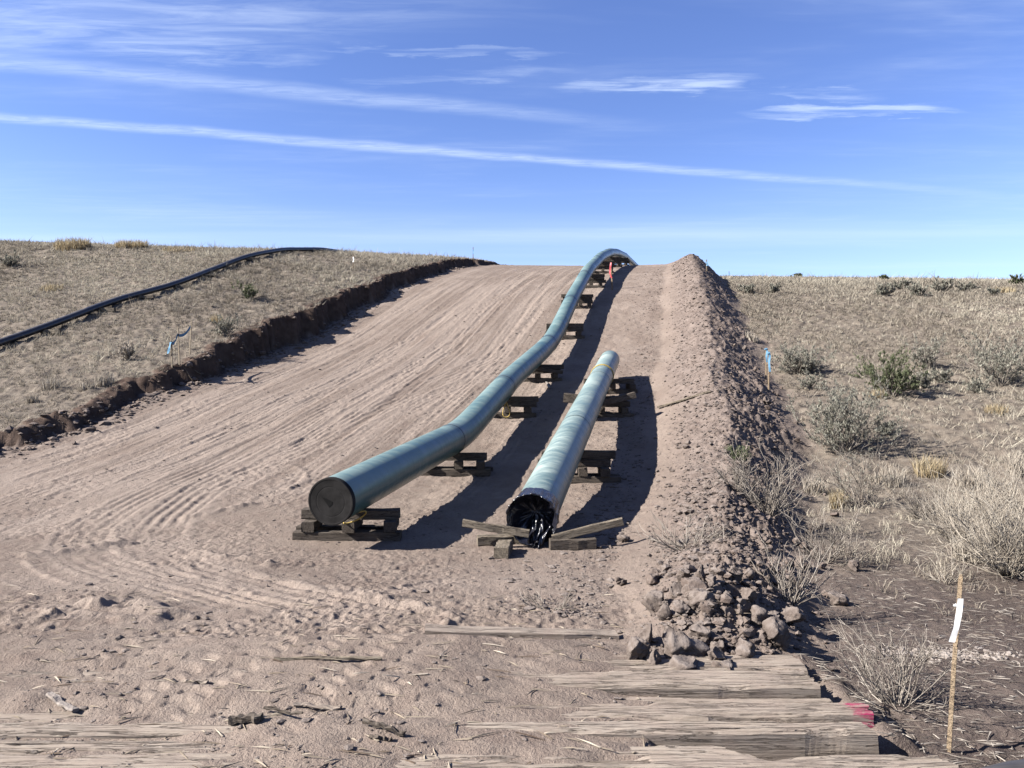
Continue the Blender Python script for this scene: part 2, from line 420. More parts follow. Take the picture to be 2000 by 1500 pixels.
def mesh_np(name, verts, faces, smooth=True):
    """faces: (n,3) or (n,4) int array"""
    me = bpy.data.meshes.new(name)
    verts = np.asarray(verts, np.float32); faces = np.asarray(faces, np.int32)
    k = faces.shape[1]; n = len(faces)
    me.vertices.add(len(verts)); me.vertices.foreach_set('co', verts.ravel())
    me.loops.add(n * k); me.loops.foreach_set('vertex_index', faces.ravel())
    me.polygons.add(n); me.polygons.foreach_set('loop_start', np.arange(0, n * k, k, dtype=np.int32))
    try: me.polygons.foreach_set('loop_total', np.full(n, k, np.int32))
    except Exception: pass
    me.polygons.foreach_set('use_smooth', np.full(n, smooth, bool))
    me.update(calc_edges=True); me.validate(clean_customdata=False)
    return me

def pyd(name, verts, faces, smooth=False):
    me = bpy.data.meshes.new(name); me.from_pydata([tuple(map(float, v)) for v in verts], [], faces); me.update()
    if smooth: me.polygons.foreach_set('use_smooth', np.full(len(me.polygons), True))
    return me

def sweep(pts, rad, seg=12, cap=True, up=(0, 0, 1)):
    """tube along pts; rad number or list. returns verts, quad/ngon faces"""
    pts = [Vector(p) for p in pts]; n = len(pts)
    rad = [rad] * n if not hasattr(rad, '__len__') else rad
    V = []; F = []
    for i, p in enumerate(pts):
        t = (pts[min(i + 1, n - 1)] - pts[max(i - 1, 0)]).normalized()
        s = t.cross(Vector(up))
        if s.length < 1e-4: s = t.cross(Vector((1, 0, 0)))
        s.normalize(); w = s.cross(t).normalized()
        for k in range(seg):
            a = 2 * math.pi * k / seg
            V.append(p + (s * math.cos(a) + w * math.sin(a)) * rad[i])
    for i in range(n - 1):
        for k in range(seg):
            a = i * seg + k; b = i * seg + (k + 1) % seg
            F.append((a, b, b + seg, a + seg))
    if cap:
        F.append(tuple(range(seg))[::-1]); F.append(tuple((n - 1) * seg + k for k in range(seg)))
    return V, F

def beam_mesh(name, L, D, H, nl=5, bev=.008, jit=.003, seed=0, skew=0.0, wear=0.0):
    """rough sawn timber, length along x, origin at its centre; chamfered edges, slightly uneven"""
    r = np.random.default_rng(seed)
    c = [(-D / 2 + bev, -H / 2), (D / 2 - bev, -H / 2), (D / 2, -H / 2 + bev), (D / 2, H / 2 - bev), (D / 2 - bev, H / 2), (-D / 2 + bev, H / 2), (-D / 2, H / 2 - bev), (-D / 2, -H / 2 + bev)]
    V = []; F = []
    xs = np.linspace(-L / 2, L / 2, nl)
    for i, xx in enumerate(xs):
        wy, wz = r.normal(0, jit, 2)
        for (yy, zz) in c:
            j = r.normal(0, jit * .6, 3)
            dx = skew * yy if i in (0, nl - 1) else 0
            V.append((xx + dx + (j[0] if i in (0, nl - 1) else 0), yy + wy + j[1], zz + wz + j[2] - (wear * r.random() if zz > 0 else 0)))
    for i in range(nl - 1):
        for k in range(8):
            a = i * 8 + k; b = i * 8 + (k + 1) % 8
            F.append((a, a + 8, b + 8, b))
    F.append(tuple(range(8))); F.append(tuple((nl - 1) * 8 + k for k in range(8))[::-1])
    return pyd(name, V, F)

# ------------------------------------------------------------------ materials
ALB = 0.41                        # the photograph is exposed bright: darker real albedos under a raised exposure
def dim(t, k): return t.mix(1.0, k, (ALB, ALB, ALB), 'MULTIPLY')
def mat(name):
    m = bpy.data.materials.new(name); m.use_nodes = True
    t = NT(m.node_tree); t.n.clear()
    out = t.node('ShaderNodeOutputMaterial'); b = t.node('ShaderNodeBsdfPrincipled')
    t.l.new(b.outputs[0], out.inputs[0])
    b.inputs['Specular IOR Level'].default_value = 0.2
    return m, t, b

def bump(t, b, h, strength, dist):
    nd = t.node('ShaderNodeBump'); nd.inputs['Strength'].default_value = strength; nd.inputs['Distance'].default_value = dist
    t.set(nd.inputs['Height'], h); t.l.new(nd.outputs[0], b.inputs['Normal'])

def earth_mat():
    m, t, b = mat('earth')
    co = t.node('ShaderNodeTexCoord').outputs['Object']
    A = lambda n: t.node('ShaderNodeAttribute', attribute_name=n).outputs['Fac']
    nat, berm, dust, face = A('nat'), A('berm'), A('dust'), A('face')
    big = t.noise(co, .55, 4); mid = t.noise(co, 4.5, 5, .6); fine = t.noise(co, 34, 4, .65); grit = t.noise(co, 110, 3, .7)
    road = t.mix(t.ramp(big, .35, .68), (.355, .286, .230), (.418, .346, .286))
    road = t.mix(t.ramp(mid, .38, .72), road, (.295, .226, .183))
    road = t.mix(t.ramp(dust, -.25, .5), t.mix(.35, road, (.20, .150, .124)), t.mix(.65, road, (.46, .375, .312)))
    road = t.mix(t.math('MULTIPLY', t.ramp(fine, .52, .78), .45), road, (.48, .395, .33))
    road = t.mix(t.math('MULTIPLY', t.ramp(grit, .56, .44), .4), road, (.20, .150, .128))
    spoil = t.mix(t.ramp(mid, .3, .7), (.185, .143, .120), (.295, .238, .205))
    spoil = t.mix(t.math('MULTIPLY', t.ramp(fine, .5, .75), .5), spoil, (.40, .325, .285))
    soil = t.mix(t.ramp(big, .35, .66), (.122, .094, .082), (.185, .148, .128))
    soil = t.mix(A('dry'), soil, t.mix(t.ramp(mid, .35, .65), (.225, .186, .148), (.335, .286, .228)))
    litter = t.ramp(t.noise(t.mapping(co, (1, 1, 1)), 21, 5, .72, 1.5), .53, .66)
    patch = t.ramp(t.noise(co, .8, 4, .6), .36, .62)
    soil = t.mix(t.math('MULTIPLY', litter, t.math('ADD', t.math('MULTIPLY', patch, .55), .12)), soil, (.42, .35, .265))
    soil = t.mix(t.math('MULTIPLY', t.ramp(grit, .55, .42), .5), soil, (.085, .062, .052))
    cut = t.mix(t.ramp(mid, .3, .7), (.085, .056, .043), (.15, .105, .082))  # cut bank soil painted darker to deepen the shade on its face
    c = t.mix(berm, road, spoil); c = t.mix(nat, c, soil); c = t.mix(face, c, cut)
    t.set(b.inputs['Base Color'], dim(t, c)); b.inputs['Roughness'].default_value = .95; b.inputs['Specular IOR Level'].default_value = .08
    h = t.math('ADD', t.math('MULTIPLY', fine, .6), t.math('MULTIPLY', grit, .35))
    h = t.math('ADD', h, t.math('MULTIPLY', mid, .5))
    bump(t, b, h, .9, .03)
    return m

def clod_mat(name, a, b_, c):
    m, t, b = mat(name)
    co = t.node('ShaderNodeTexCoord').outputs['Object']
    rnd = t.node('ShaderNodeObjectInfo').outputs['Random']
    n = t.noise(co, 9, 5, .65); f = t.noise(co, 55, 4, .7)
    k = t.mix(t.ramp(n, .3, .7), a, b_)
    k = t.mix(t.math('MULTIPLY', t.ramp(f, .5, .72), .55), k, c)
    k = t.mix(t.math('MULTIPLY', rnd, .45), k, a)
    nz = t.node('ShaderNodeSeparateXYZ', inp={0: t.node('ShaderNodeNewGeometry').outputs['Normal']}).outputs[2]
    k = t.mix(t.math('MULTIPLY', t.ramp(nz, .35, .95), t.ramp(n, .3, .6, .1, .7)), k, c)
    t.set(b.inputs['Base Color'], dim(t, k)); b.inputs['Roughness'].default_value = .95; b.inputs['Specular IOR Level'].default_value = .08
    bump(t, b, t.math('ADD', n, t.math('MULTIPLY', f, .5)), .8, .02)
    return m

def wood_mat(name, pale, dark, warm, axis=(1, 1, 1), sc=6.0, paint=None):
    m, t, b = mat(name)
    tcn = t.node('ShaderNodeTexCoord'); co = tcn.outputs['Object']
    rnd = t.node('ShaderNodeObjectInfo').outputs['Random']
    off = t.node('ShaderNodeCombineXYZ', inp={0: t.math('MULTIPLY', rnd, 37.0), 1: t.math('MULTIPLY', rnd, 11.0), 2: 0.0}).outputs[0]
    vadd = t.node('ShaderNodeVectorMath', operation='ADD'); t.set(vadd.inputs[0], co); t.set(vadd.inputs[1], off)
    p = vadd.outputs[0]
    g = t.noise(t.mapping(p, (1.4, 9, 9)), sc, 7, .7, 1.2)
    g2 = t.noise(t.mapping(p, (.6, 26, 26)), sc, 4, .7, .4)
    cr = t.noise(t.mapping(p, (.35, 7, 7)), sc * .9, 5, .6, 1.0)
    st = t.noise(p, 3.0, 4, .6)
    k = t.mix(t.ramp(g, .3, .7), pale, warm)
    k = t.mix(t.math('MULTIPLY', t.ramp(g2, .48, .66), .42), k, dark)
    k = t.mix(t.math('MULTIPLY', t.ramp(st, .5, .72), .55), k, dark)
    crack = t.ramp(t.math('ABSOLUTE', t.math('SUBTRACT', cr, .5)), .022, .006)
    k = t.mix(t.math('MULTIPLY', crack, .85), k, (.03, .022, .018))
    k = t.mix(t.math('MULTIPLY', rnd, .3), k, dark)
    if sc == 5.0: k = t.mix(t.ramp(t.noise(p, 5, 6, .7), .40, .66, .12, .85), k, (.40, .322, .265))
    if paint:
        sp = t.node('ShaderNodeSeparateXYZ', inp={0: co})
        e = t.math('ADD', sp.outputs[0], t.math('MULTIPLY', t.math('SUBTRACT', t.noise(co, 14, 5, .7), .5), .22))
        k = t.mix(t.math('MULTIPLY', t.ramp(e, paint, paint + .06), t.ramp(g, .35, .6)), k, (.42, .035, .12))
    t.set(b.inputs['Base Color'], dim(t, k)); b.inputs['Roughness'].default_value = .88; b.inputs['Specular IOR Level'].default_value = .12
    bump(t, b, t.math('SUBTRACT', t.math('ADD', t.math('MULTIPLY', g2, .6), t.math('MULTIPLY', g, .5)), t.math('MULTIPLY', crack, 1.4)), .7, .012)
    return m

def pipe_mat(name, base, dusty, amount):
    m, t, b = mat(name)
    tcn = t.node('ShaderNodeTexCoord'); co = tcn.outputs['Object']
    nz = t.node('ShaderNodeSeparateXYZ', inp={0: t.node('ShaderNodeNewGeometry').outputs['Normal']}).outputs[2]
    sw = t.noise(t.mapping(co, (1.2, 5.0, 1.2), (0, 0, R(12))), 1.5, 6, .62, 1.6)
    cl_ = t.noise(co, .8, 4, .6, .5); fn = t.noise(co, 45, 4, .65); lg = t.noise(t.mapping(co, (6, .5, 6), (0, 0, R(12))), 2.0, 4, .6)
    dmask = t.math('MULTIPLY', t.ramp(nz, .05, .9), t.ramp(t.math('ADD', t.math('MULTIPLY', sw, .6), t.math('MULTIPLY', cl_, .45)), .36, .72))
    dmask = t.math('MULTIPLY', dmask, amount)
    k = t.mix(t.ramp(cl_, .3, .7), base, tuple(x * 1.25 for x in base))
    k = t.mix(t.math('MULTIPLY', t.ramp(lg, .5, .75), .25), k, tuple(x * .6 for x in base))
    k = t.mix(t.math('MULTIPLY', t.ramp(fn, .62, .75), .3), k, dusty)
    k = t.mix(dmask, k, dusty)
    t.set(b.inputs['Base Color'], dim(t, k))
    t.set(b.inputs['Roughness'], t.math('ADD', t.math('MULTIPLY', dmask, .35), t.ramp(sw, .3, .7, .28, .42)))
    b.inputs['Specular IOR Level'].default_value = .5
    bump(t, b, t.noise(co, 90, 3), .06, .003)
    return m

def plain(name, col, rough=.6, spec=.3, var=.25, scale=12.0, trans=0.0):
    m, t, b = mat(name)
    co = t.node('ShaderNodeTexCoord').outputs['Object']
    n = t.noise(co, scale, 5, .6)
    t.set(b.inputs['Base Color'], dim(t, t.mix(t.ramp(n, .3, .7), tuple(c * (1 - var) for c in col), tuple(min(1, c * (1 + var)) for c in col))))
    b.inputs['Roughness'].default_value = rough; b.inputs['Specular IOR Level'].default_value = spec
    return m

def blade_mat(name, cols, rough=.8, trans=0.25):
    """vegetation: colour varies per blade through the vertex attribute 'tone'"""
    m = bpy.data.materials.new(name); m.use_nodes = True
    t = NT(m.node_tree); t.n.clear()
    out = t.node('ShaderNodeOutputMaterial')
    tone = t.node('ShaderNodeAttribute', attribute_name='tone').outputs['Fac']
    k = t.mix(t.ramp(tone, 0, .5), cols[0], cols[1]); k = dim(t, t.mix(t.ramp(tone, .5, 1), k, cols[2]))
    d = t.node('ShaderNodeBsdfDiffuse', inp={0: k}); tr = t.node('ShaderNodeBsdfTranslucent', inp={0: k})
    mx = t.node('ShaderNodeMixShader', inp={0: trans}); t.l.new(d.outputs[0], mx.inputs[1]); t.l.new(tr.outputs[0], mx.inputs[2])
    t.l.new(mx.outputs[0], out.inputs[0])
    return m

M = dict(
    earth=earth_mat(),
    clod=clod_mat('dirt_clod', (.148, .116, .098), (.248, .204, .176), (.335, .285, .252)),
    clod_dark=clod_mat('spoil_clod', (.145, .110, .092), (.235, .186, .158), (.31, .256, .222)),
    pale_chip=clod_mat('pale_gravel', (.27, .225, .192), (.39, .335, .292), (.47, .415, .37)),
    mat_wood=wood_mat('mat_timber', (.54, .465, .385), (.22, .168, .13), (.45, .375, .30), sc=5.0),
    mat_pink=wood_mat('mat_timber_painted', (.54, .465, .385), (.22, .168, .13), (.45, .375, .30), sc=5.0, paint=2.40),
    skid=wood_mat('skid_timber', (.225, .192, .16), (.075, .06, .05), (.175, .138, .105), sc=7.0),
    skid_pale=wood_mat('skid_board', (.36, .31, .245), (.15, .115, .085), (.29, .235, .17), sc=7.0),
    lath=wood_mat('lath_wood', (.48, .37, .25), (.27, .19, .125), (.41, .305, .20), sc=9.0),
    lath_grey=wood_mat('weathered_lath', (.30, .24, .18), (.12, .09, .07), (.25, .19, .13), sc=9.0),
    splinter=blade_mat('splinter_wood', ((.14, .10, .075), (.36, .30, .23), (.58, .50, .40)), trans=0.0),
    pipeA=pipe_mat('green_epoxy_pipe', (.082, .165, .158), (.37, .475, .445), .66)
    ,sleeve=pipe_mat('field_coat_sleeve', (.062, .118, .122), (.27, .35, .345), .6),
    pipeB=pipe_mat('dusty_green_epoxy_pipe', (.12, .20, .19), (.48, .57, .525), .92),
    weld=plain('weld_band', (.045, .06, .065), .5, .4),
    cap=plain('black_end_cap', (.034, .032, .031), .9, .05, .35, 6),
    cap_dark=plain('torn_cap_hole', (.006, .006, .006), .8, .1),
    poly=pipe_mat('black_poly_pipe', (.030, .029, .033), (.17, .15, .135), .4),
    rope=plain('yellow_rope', (.62, .45, .13), .8, .2, .3, 60),
    blue=plain('blue_flagging', (.17, .36, .54), .75, .1, .12, 20),
    white=plain('white_flagging', (.80, .80, .80), .45, .4, .06, 20),
    pink=plain('pink_flagging', (.75, .10, .12), .5, .3, .2, 20),
    steel=plain('steel_post', (.12, .13, .14), .6, .4),
)
def plastic():
    m, t, b = mat('black_plastic_sheet')
    co = t.node('ShaderNodeTexCoord').outputs['Object']
    b.inputs['Base Color'].default_value = (.008, .008, .012, 1); b.inputs['Roughness'].default_value = .2
    b.inputs['Specular IOR Level'].default_value = .6
    bump(t, b, t.noise(co, 14, 4, .6, 1.2), .55, .02)
    return m
M['plastic'] = plastic()
M['grass'] = blade_mat('dry_grass', ((.30, .255, .205), (.58, .515, .41), (.76, .695, .555)))
M['gold'] = blade_mat('golden_grass', ((.36, .27, .16), (.60, .48, .30), (.76, .66, .46)))
M['sage'] = blade_mat('grey_sage_leaf', ((.23, .222, .178), (.39, .38, .31), (.55, .53, .44)))
M['green'] = blade_mat('green_leaf', ((.09, .105, .055), (.19, .215, .12), (.32, .345, .205)))
M['twig'] = blade_mat('dead_twig', ((.14, .115, .098), (.33, .288, .245), (.53, .475, .41)), trans=0)
M['palewt'] = blade_mat('pale_dead_weed', ((.30, .25, .20), (.56, .49, .40), (.76, .69, .58)), trans=.1)

# ------------------------------------------------------------------ the ground sheet
def build_ground():
    dense = np.deg2rad(np.arange(-41, 41.001, 82 / 860))
    side = np.deg2rad(np.concatenate([np.linspace(-180, -41.6, 60), ]))
    ang = np.concatenate([side, dense, -side[::-1]])
    rr = np.concatenate([np.geomspace(.25, 2.35, 10), np.geomspace(2.4, 62, 690), np.geomspace(64, 2500, 40)])
    A, Rr = np.meshgrid(ang, rr)
    x = (Rr * np.sin(A)).ravel(); y = (Rr * np.cos(A)).ravel()
    z, w = full_h(x, y)
    nr, nc = A.shape
    P = np.stack([x, y, z], 1)
    # normals of the whole sheet, so the seams between its pieces do not show
    Pg = P.reshape(nr, nc, 3)
    du = np.gradient(Pg, axis=0); dv = np.gradient(Pg, axis=1)
    N = np.cross(dv, du); N /= (np.linalg.norm(N, axis=2, keepdims=True) + 1e-9)
    N = np.where(N[..., 2:3] < 0, -N, N).reshape(-1, 3)
    i, j = np.meshgrid(np.arange(nr - 1), np.arange(nc - 1), indexing='ij')
    a = (i * nc + j).ravel()
    F = np.stack([a, a + 1, a + 1 + nc, a + nc], 1)
    fm = lambda k: w[k][F].mean(1)
    zone = np.zeros(len(F), int)                       # 0 road
    zone[fm('nat') > .5] = 1
    d = fm('d'); u = fm('u')
    zone[(d > -.02) & (d < .40) & (u > 3) & (u < 58)] = 3
    zone[(fm('bm') > .06) & (zone == 0)] = 2
    zone[(fm('bm') > .10) & (zone == 1)] = 2
    for k, nm in enumerate(('dirt_road', 'grassland', 'spoil_berm', 'cut_bank')):
        f = F[zone == k]
        used, inv = np.unique(f, return_inverse=True)
        me = mesh_np(nm, P[used], inv.reshape(-1, 4))
        for at_ in ('nat', 'berm', 'dust', 'face', 'dry'):
            l = me.attributes.new(at_, 'FLOAT', 'POINT'); l.data.foreach_set('value', w[at_][used].astype(np.float32))
        if hasattr(me, 'normals_split_custom_set_from_vertices'):
            me.normals_split_custom_set_from_vertices(N[used].tolist())
        tag(link(nm, me, M['earth']), kind='structure')
build_ground()

# ------------------------------------------------------------------ timber mat
mat_root = tag(empty('timber_mat', (0, 3.6, -.1)), 'weathered timber mat half buried in dirt along the bottom of the picture', 'timber mat')
def plank(xr, xl, y0, y1, zt, seed, mt='mat_wood', skew=0.0, th=.2, label=None):
    L = xr - xl; D = y1 - y0
    r = np.random.default_rng(seed)
    nl = max(24, int(L / .028)); prof = []
    nt = 40
    bev = .014
    c = [(-D / 2, -th), (-D / 2, -bev * 1.2)] + [(-D / 2 + bev + (D - 2 * bev) * k / nt, 0.0) for k in range(nt + 1)] + [(D / 2, -bev * 1.2), (D / 2, -th)]
    nc = len(c)
    xs = np.linspace(-L / 2, L / 2, nl)
    V = np.zeros((nl, nc, 3))
    yy = np.array([p[0] for p in c]); zz = np.array([p[1] for p in c])
    X, Yc = np.meshgrid(xs, yy, indexing='ij'); Z = np.tile(zz, (nl, 1))
    top = (Z > -.05)
    e = np.abs(Yc) / (D / 2)
    chip = np.clip(fbm(X * 2.6 + seed * 9, np.sign(Yc) * 4.0 + X * 0, 3, 200 + seed) * 1.6 - .25, 0, 1) * sstep(.45, 1, e)
    Z = Z + top * (.006 * fbm(X * 2 + seed, Yc * 30, 3, 210) + .004 * fbm(X * 9 + seed, Yc * 60, 2, 211)) - top * chip * .06
    ck = np.clip(1 - np.abs(fbm(X * .7 + seed * 5, Yc * 24 + seed, 3, 215)) * 8, 0, 1) * sstep(-.1, .3, vnoise(X * 1.1 + seed * 3, Yc * 9, 216))
    Z = Z - top * ck * .032 * sstep(1.0, .9, e)
    Yc = Yc + .006 * vnoise(X * 1.7 + seed * 3, Z * 0 + np.sign(Yc) * 5, 212) - top * chip * .03 * np.sign(Yc)
    X = X + np.where(np.arange(nl)[:, None] == nl - 1, skew * Yc + .02 * vnoise(Yc * 22, Z * 22, 213 + seed), 0)
    V = np.stack([X, Yc, Z], 2).reshape(-1, 3)
    F = []
    for i in range(nl - 1):
        for k in range(nc - 1):
            a = i * nc + k
            F.append((a, a + 1, a + nc + 1, a + nc))
        F.append((i * nc + nc - 1, i * nc, (i + 1) * nc, (i + 1) * nc + nc - 1))
    F.append(tuple(range(nc))[::-1]); F.append(tuple((nl - 1) * nc + k for k in range(nc)))
    o = link('plank', pyd('plank', V, F), M[mt], mat_root)
    o.location = ((xr + xl) / 2, (y0 + y1) / 2 - 3.6, zt + .1)
    o.rotation_euler = (r.normal(0, .006), r.normal(0, .002), r.normal(0, .004))
    if label: o['label'] = label
    return o
plank(1.66, -3.30, 4.315, 4.57, -.004, 1)
plank(1.62, -3.35, 4.04, 4.27, .012, 2)
plank(1.64, -3.32, 3.895, 3.99, -.035, 3)
plank(1.76, -3.28, 3.675, 3.86, -.002, 4, 'mat_pink', label='plank with bright pink paint on its broken end')
plank(1.655, -3.30, 3.525, 3.645, .004, 5, skew=-.5)
plank(.98, -3.34, 3.365, 3.49, -.018, 6, skew=-1.6, label='short plank with a slanting sawn end')
plank(1.87, -3.30, 3.05, 3.345, -.006, 7, skew=-.25)
plank(1.80, -3.30, 2.73, 3.02, -.010, 8)

# ------------------------------------------------------------------ the long welded pipe
RP = .254
VP = -3.62
PIPE_A = [(8.25, .335), (13.2, .725), (22.6, 2.86), (32.5, 6.40), (38, 7.88), (43, 8.95), (48.5, 9.88), (56, 10.92), (90, 14.6)]
def pipeA_xyz(Y):
    # plan line u,v -> x for a given Y, gently weaving like bent joints
    p = np.array(PIPE_A)
    xs = np.linspace(8.25, 90, 1400)
    z = np.interp(xs, p[:, 0], p[:, 1])
    k = 31; w = np.hanning(k + 2)[1:-1]; w /= w.sum()
    zs = np.convolve(np.pad(z, k // 2, mode='reflect', reflect_type='odd'), w, mode='valid')
    dv = np.interp(Y, [8, 14, 17.6, 21, 24, 28, 33, 90], [0, 0, -.06, .04, .05, -.02, 0, 0])
    v = VP + dv
    u = (Y + v * SN) / CS
    x = u * SN + v * CS
    return np.stack([x, Y, np.interp(Y, xs, zs)], -1)

string = tag(empty('welded_pipe_string', tuple(pipeA_xyz(np.array([8.25]))[0] - np.array([0, 0, RP]))),
             'long green coated welded steel pipe bending up and over the hill crest', 'pipe')
def under(o, root):
    o.parent = root; o.matrix_parent_inverse = Matrix.Translation(-Vector(root.location)); return o
welds = [8.25, 12.62, 16.75, 22.1, 27.1, 31.3, 36.2, 41.5, 47.5, 56, 66, 78, 90]
for a, b in zip(welds[:-1], welds[1:]):
    n = max(6, int((b - a) / (.22 if a < 48 else .6)))
    pts = pipeA_xyz(np.linspace(a, b, n))
    V, F = sweep(pts, RP, 56, cap=False)
    under(link('pipe_joint', pyd('pipe_joint', V, F, True), M['pipeA']), string)
for wv_ in welds[1:-1]:
    pts = pipeA_xyz(np.linspace(wv_ - .024, wv_ + .024, 3))
    V, F = sweep(pts, [RP + .003, RP + .008, RP + .003], 56, cap=False)
    under(link('weld_band', pyd('weld_band', V, F, True), M['weld']), string)
    pts = pipeA_xyz(np.linspace(wv_ - .19, wv_ + .19, 5))
    V, F = sweep(pts, [RP + .0005, RP + .0022, RP + .0024, RP + .0022, RP + .0005], 56, cap=False)
    under(link('coating_sleeve', pyd('coating_sleeve', V, F, True), M['sleeve']), string)
# end cap: black disc with a rim, concentric step and a torn wedge
tA = (pipeA_xyz(np.array([9.0]))[0] - pipeA_xyz(np.array([8.25]))[0]); tA = Vector(tA).normalized()
def lathe(profile, seg=64):
    V = []; F = []
    for (r, y) in profile:
        for k in range(seg):
            a = 2 * math.pi * k / seg; V.append((r * math.cos(a), y, r * math.sin(a)))
    for i in range(len(profile) - 1):
        for k in range(seg):
            F.append((i * seg + k, i * seg + (k + 1) % seg, (i + 1) * seg + (k + 1) % seg, (i + 1) * seg + k))
    if profile[-1][0] < .05: F.append(tuple((len(profile) - 1) * seg + k for k in range(seg)))
    return V, F
V, F = lathe([(RP + .006, .06), (RP + .006, -.002), (RP + .003, -.010), (RP - .012, -.011), (RP - .016, -.008), (RP - .085, -.005), (RP - .088, -.0035), (RP - .094, -.0035), (RP - .098, -.0045), (.06, -.004), (.004, -.004)])
capo = link('end_cap', pyd('end_cap', V, F, False), M['cap'])
qr = tA.to_track_quat('Y', 'Z')
capo.rotation_mode = 'QUATERNION'; capo.rotation_quaternion = qr
capo.location = Vector(pipeA_xyz(np.array([8.25]))[0]); under(capo, string)
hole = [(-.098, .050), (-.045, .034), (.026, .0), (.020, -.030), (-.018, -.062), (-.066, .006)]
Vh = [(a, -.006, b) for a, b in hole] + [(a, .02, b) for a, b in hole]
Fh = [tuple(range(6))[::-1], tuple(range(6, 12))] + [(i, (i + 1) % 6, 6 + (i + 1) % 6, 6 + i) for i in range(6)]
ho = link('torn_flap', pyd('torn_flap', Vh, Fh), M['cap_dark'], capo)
ho['label'] = 'dark wedge shaped tear in the cap'

# ------------------------------------------------------------------ the single joint on its own cribs
B0 = Vector((.225, 8.5, .118)); B1 = Vector((2.575, 20.2, 2.235))
jointB = tag(empty('steel_pipe', tuple(B0 - Vector((0, 0, RP)))), 'single dusty green steel pipe with black plastic over its near end', 'pipe')
dB = (B1 - B0); LB = dB.length; dB.normalize(); qB = dB.to_track_quat('Y', 'Z')
def onB(t): return B0 + dB * t
def tubeB(name, t0, t1, r, m, n=2, seg=56, cap=False):
    V, F = sweep([onB(t0 + (t1 - t0) * i / (n - 1)) for i in range(n)], r, seg, cap)
    return under(link(name, pyd(name, V, F, True), m), jointB)
tubeB('pipe_joint', 0.02, LB - .06, RP, M['pipeB'], 24)
V, F = lathe([(RP, 0), (RP - .002, .055), (RP - .012, .062), (RP - .02, .06), (RP - .022, -.8)], 56)
e = link('bevelled_end', pyd('bevelled_end', V, F, True), M['weld']); e.rotation_mode = 'QUATERNION'; e.rotation_quaternion = qB
e.location = onB(LB - .062); under(e, jointB)
for tt in (4.15, 8.62):
    tubeB('weld_band', tt - .012, tt + .012, [RP + .002, RP + .005, RP + .002], M['weld'], 3)
# plastic cover, gathered over the end and hanging loose
ns, na = 34, 120
Vp = []
for i in range(ns):
    s = i / (ns - 1)
    for k in range(na):
        a = 2 * math.pi * k / na
        fold = .006 * math.sin(9 * a + 1.3) + .004 * math.sin(23 * a + 4) + .003 * math.sin(41 * a)
        if s < .38:                                    # sleeve on the pipe
            t = s / .38
            edge = .03 * math.sin(3 * a + .6) + .015 * math.sin(7 * a)
            yy = (.30 + edge) * (1 - t) - .05 * t
            rr = RP + .008 + (fold + .006) * (.4 + t) + .022 * t * t
        else:
            t = (s - .38) / .62
            f2 = math.sin(5 * a + 6 * t) * .5 + math.sin(11 * a - 3 * t) * .3 + math.sin(17 * a + 2) * .2
            rr = (RP + .032) * (1 - t) ** .8 + .004
            yy = -.05 + .26 * math.sin(t * math.pi * .5) + .055 * f2 * math.sin(t * math.pi)
        x = rr * math.cos(a); z = rr * math.sin(a)
        if z < 0: z *= 1.0 + .10 * max(0, -math.sin(a)) * min(1, s * 3)
        Vp.append((x, yy, z))
Fp = [(i * na + k, i * na + (k + 1) % na, (i + 1) * na + (k + 1) % na, (i + 1) * na + k) for i in range(ns - 1) for k in range(na)]
pc = link('plastic_cover', pyd('plastic_cover', Vp, Fp, True), M['plastic'])
pc.rotation_mode = 'QUATERNION'; pc.rotation_quaternion = qB; pc.location = B0; under(pc, jointB)
pc['label'] = 'crumpled shiny black plastic sheet stretched over the pipe end'
# the loose tail of the sheet, bunched at the lower edge
Vt, Ft = [], []
nu_, nv_ = 22, 26
for i in range(nu_):
    for j in range(nv_):
        s = i / (nu_ - 1); t = j / (nv_ - 1)
        wdt = .10 + .05 * math.sin(s * 3.0)
        x = .07 + (t - .5) * wdt * 1.5 + .03 * math.sin(s * 5)
        y = .10 - .20 * s + .045 * math.sin(t * 17 + s * 4) + .025 * math.sin(t * 31 - s * 6)
        z = -.02 - .25 * s + .02 * math.sin(t * 11 + s * 9)
        if s > .8: z += .03 * math.sin(t * 13)
        Vt.append((x, y, z))
for i in range(nu_ - 1):
    for j in range(nv_ - 1):
        a = i * nv_ + j; Ft.append((a, a + 1, a + nv_ + 1, a + nv_))
tl_ = link('loose_tail', pyd('loose_tail', Vt, Ft, True), M['plastic'], pc)

# ------------------------------------------------------------------ cribs of timber skids
ORD = ['first', 'second', 'third', 'fourth', 'fifth', 'sixth', 'seventh', 'eighth', 'ninth', 'tenth']
skid_cache = {}
def skid(L, D, H, loc, rz=0.0, rx=0.0, ry=0.0, label='', group='timber skids cribbed under the pipes', m='skid', seed=None, name='timber_skid'):
    seed = random.randint(0, 10 ** 6) if seed is None else seed
    me = beam_mesh(name, L, D, H, 6, .007, .0035, seed)
    o = link(name, me, M[m]); o.location = loc; o.rotation_euler = (rx, ry, rz)
    return tag(o, label, 'timber', group)

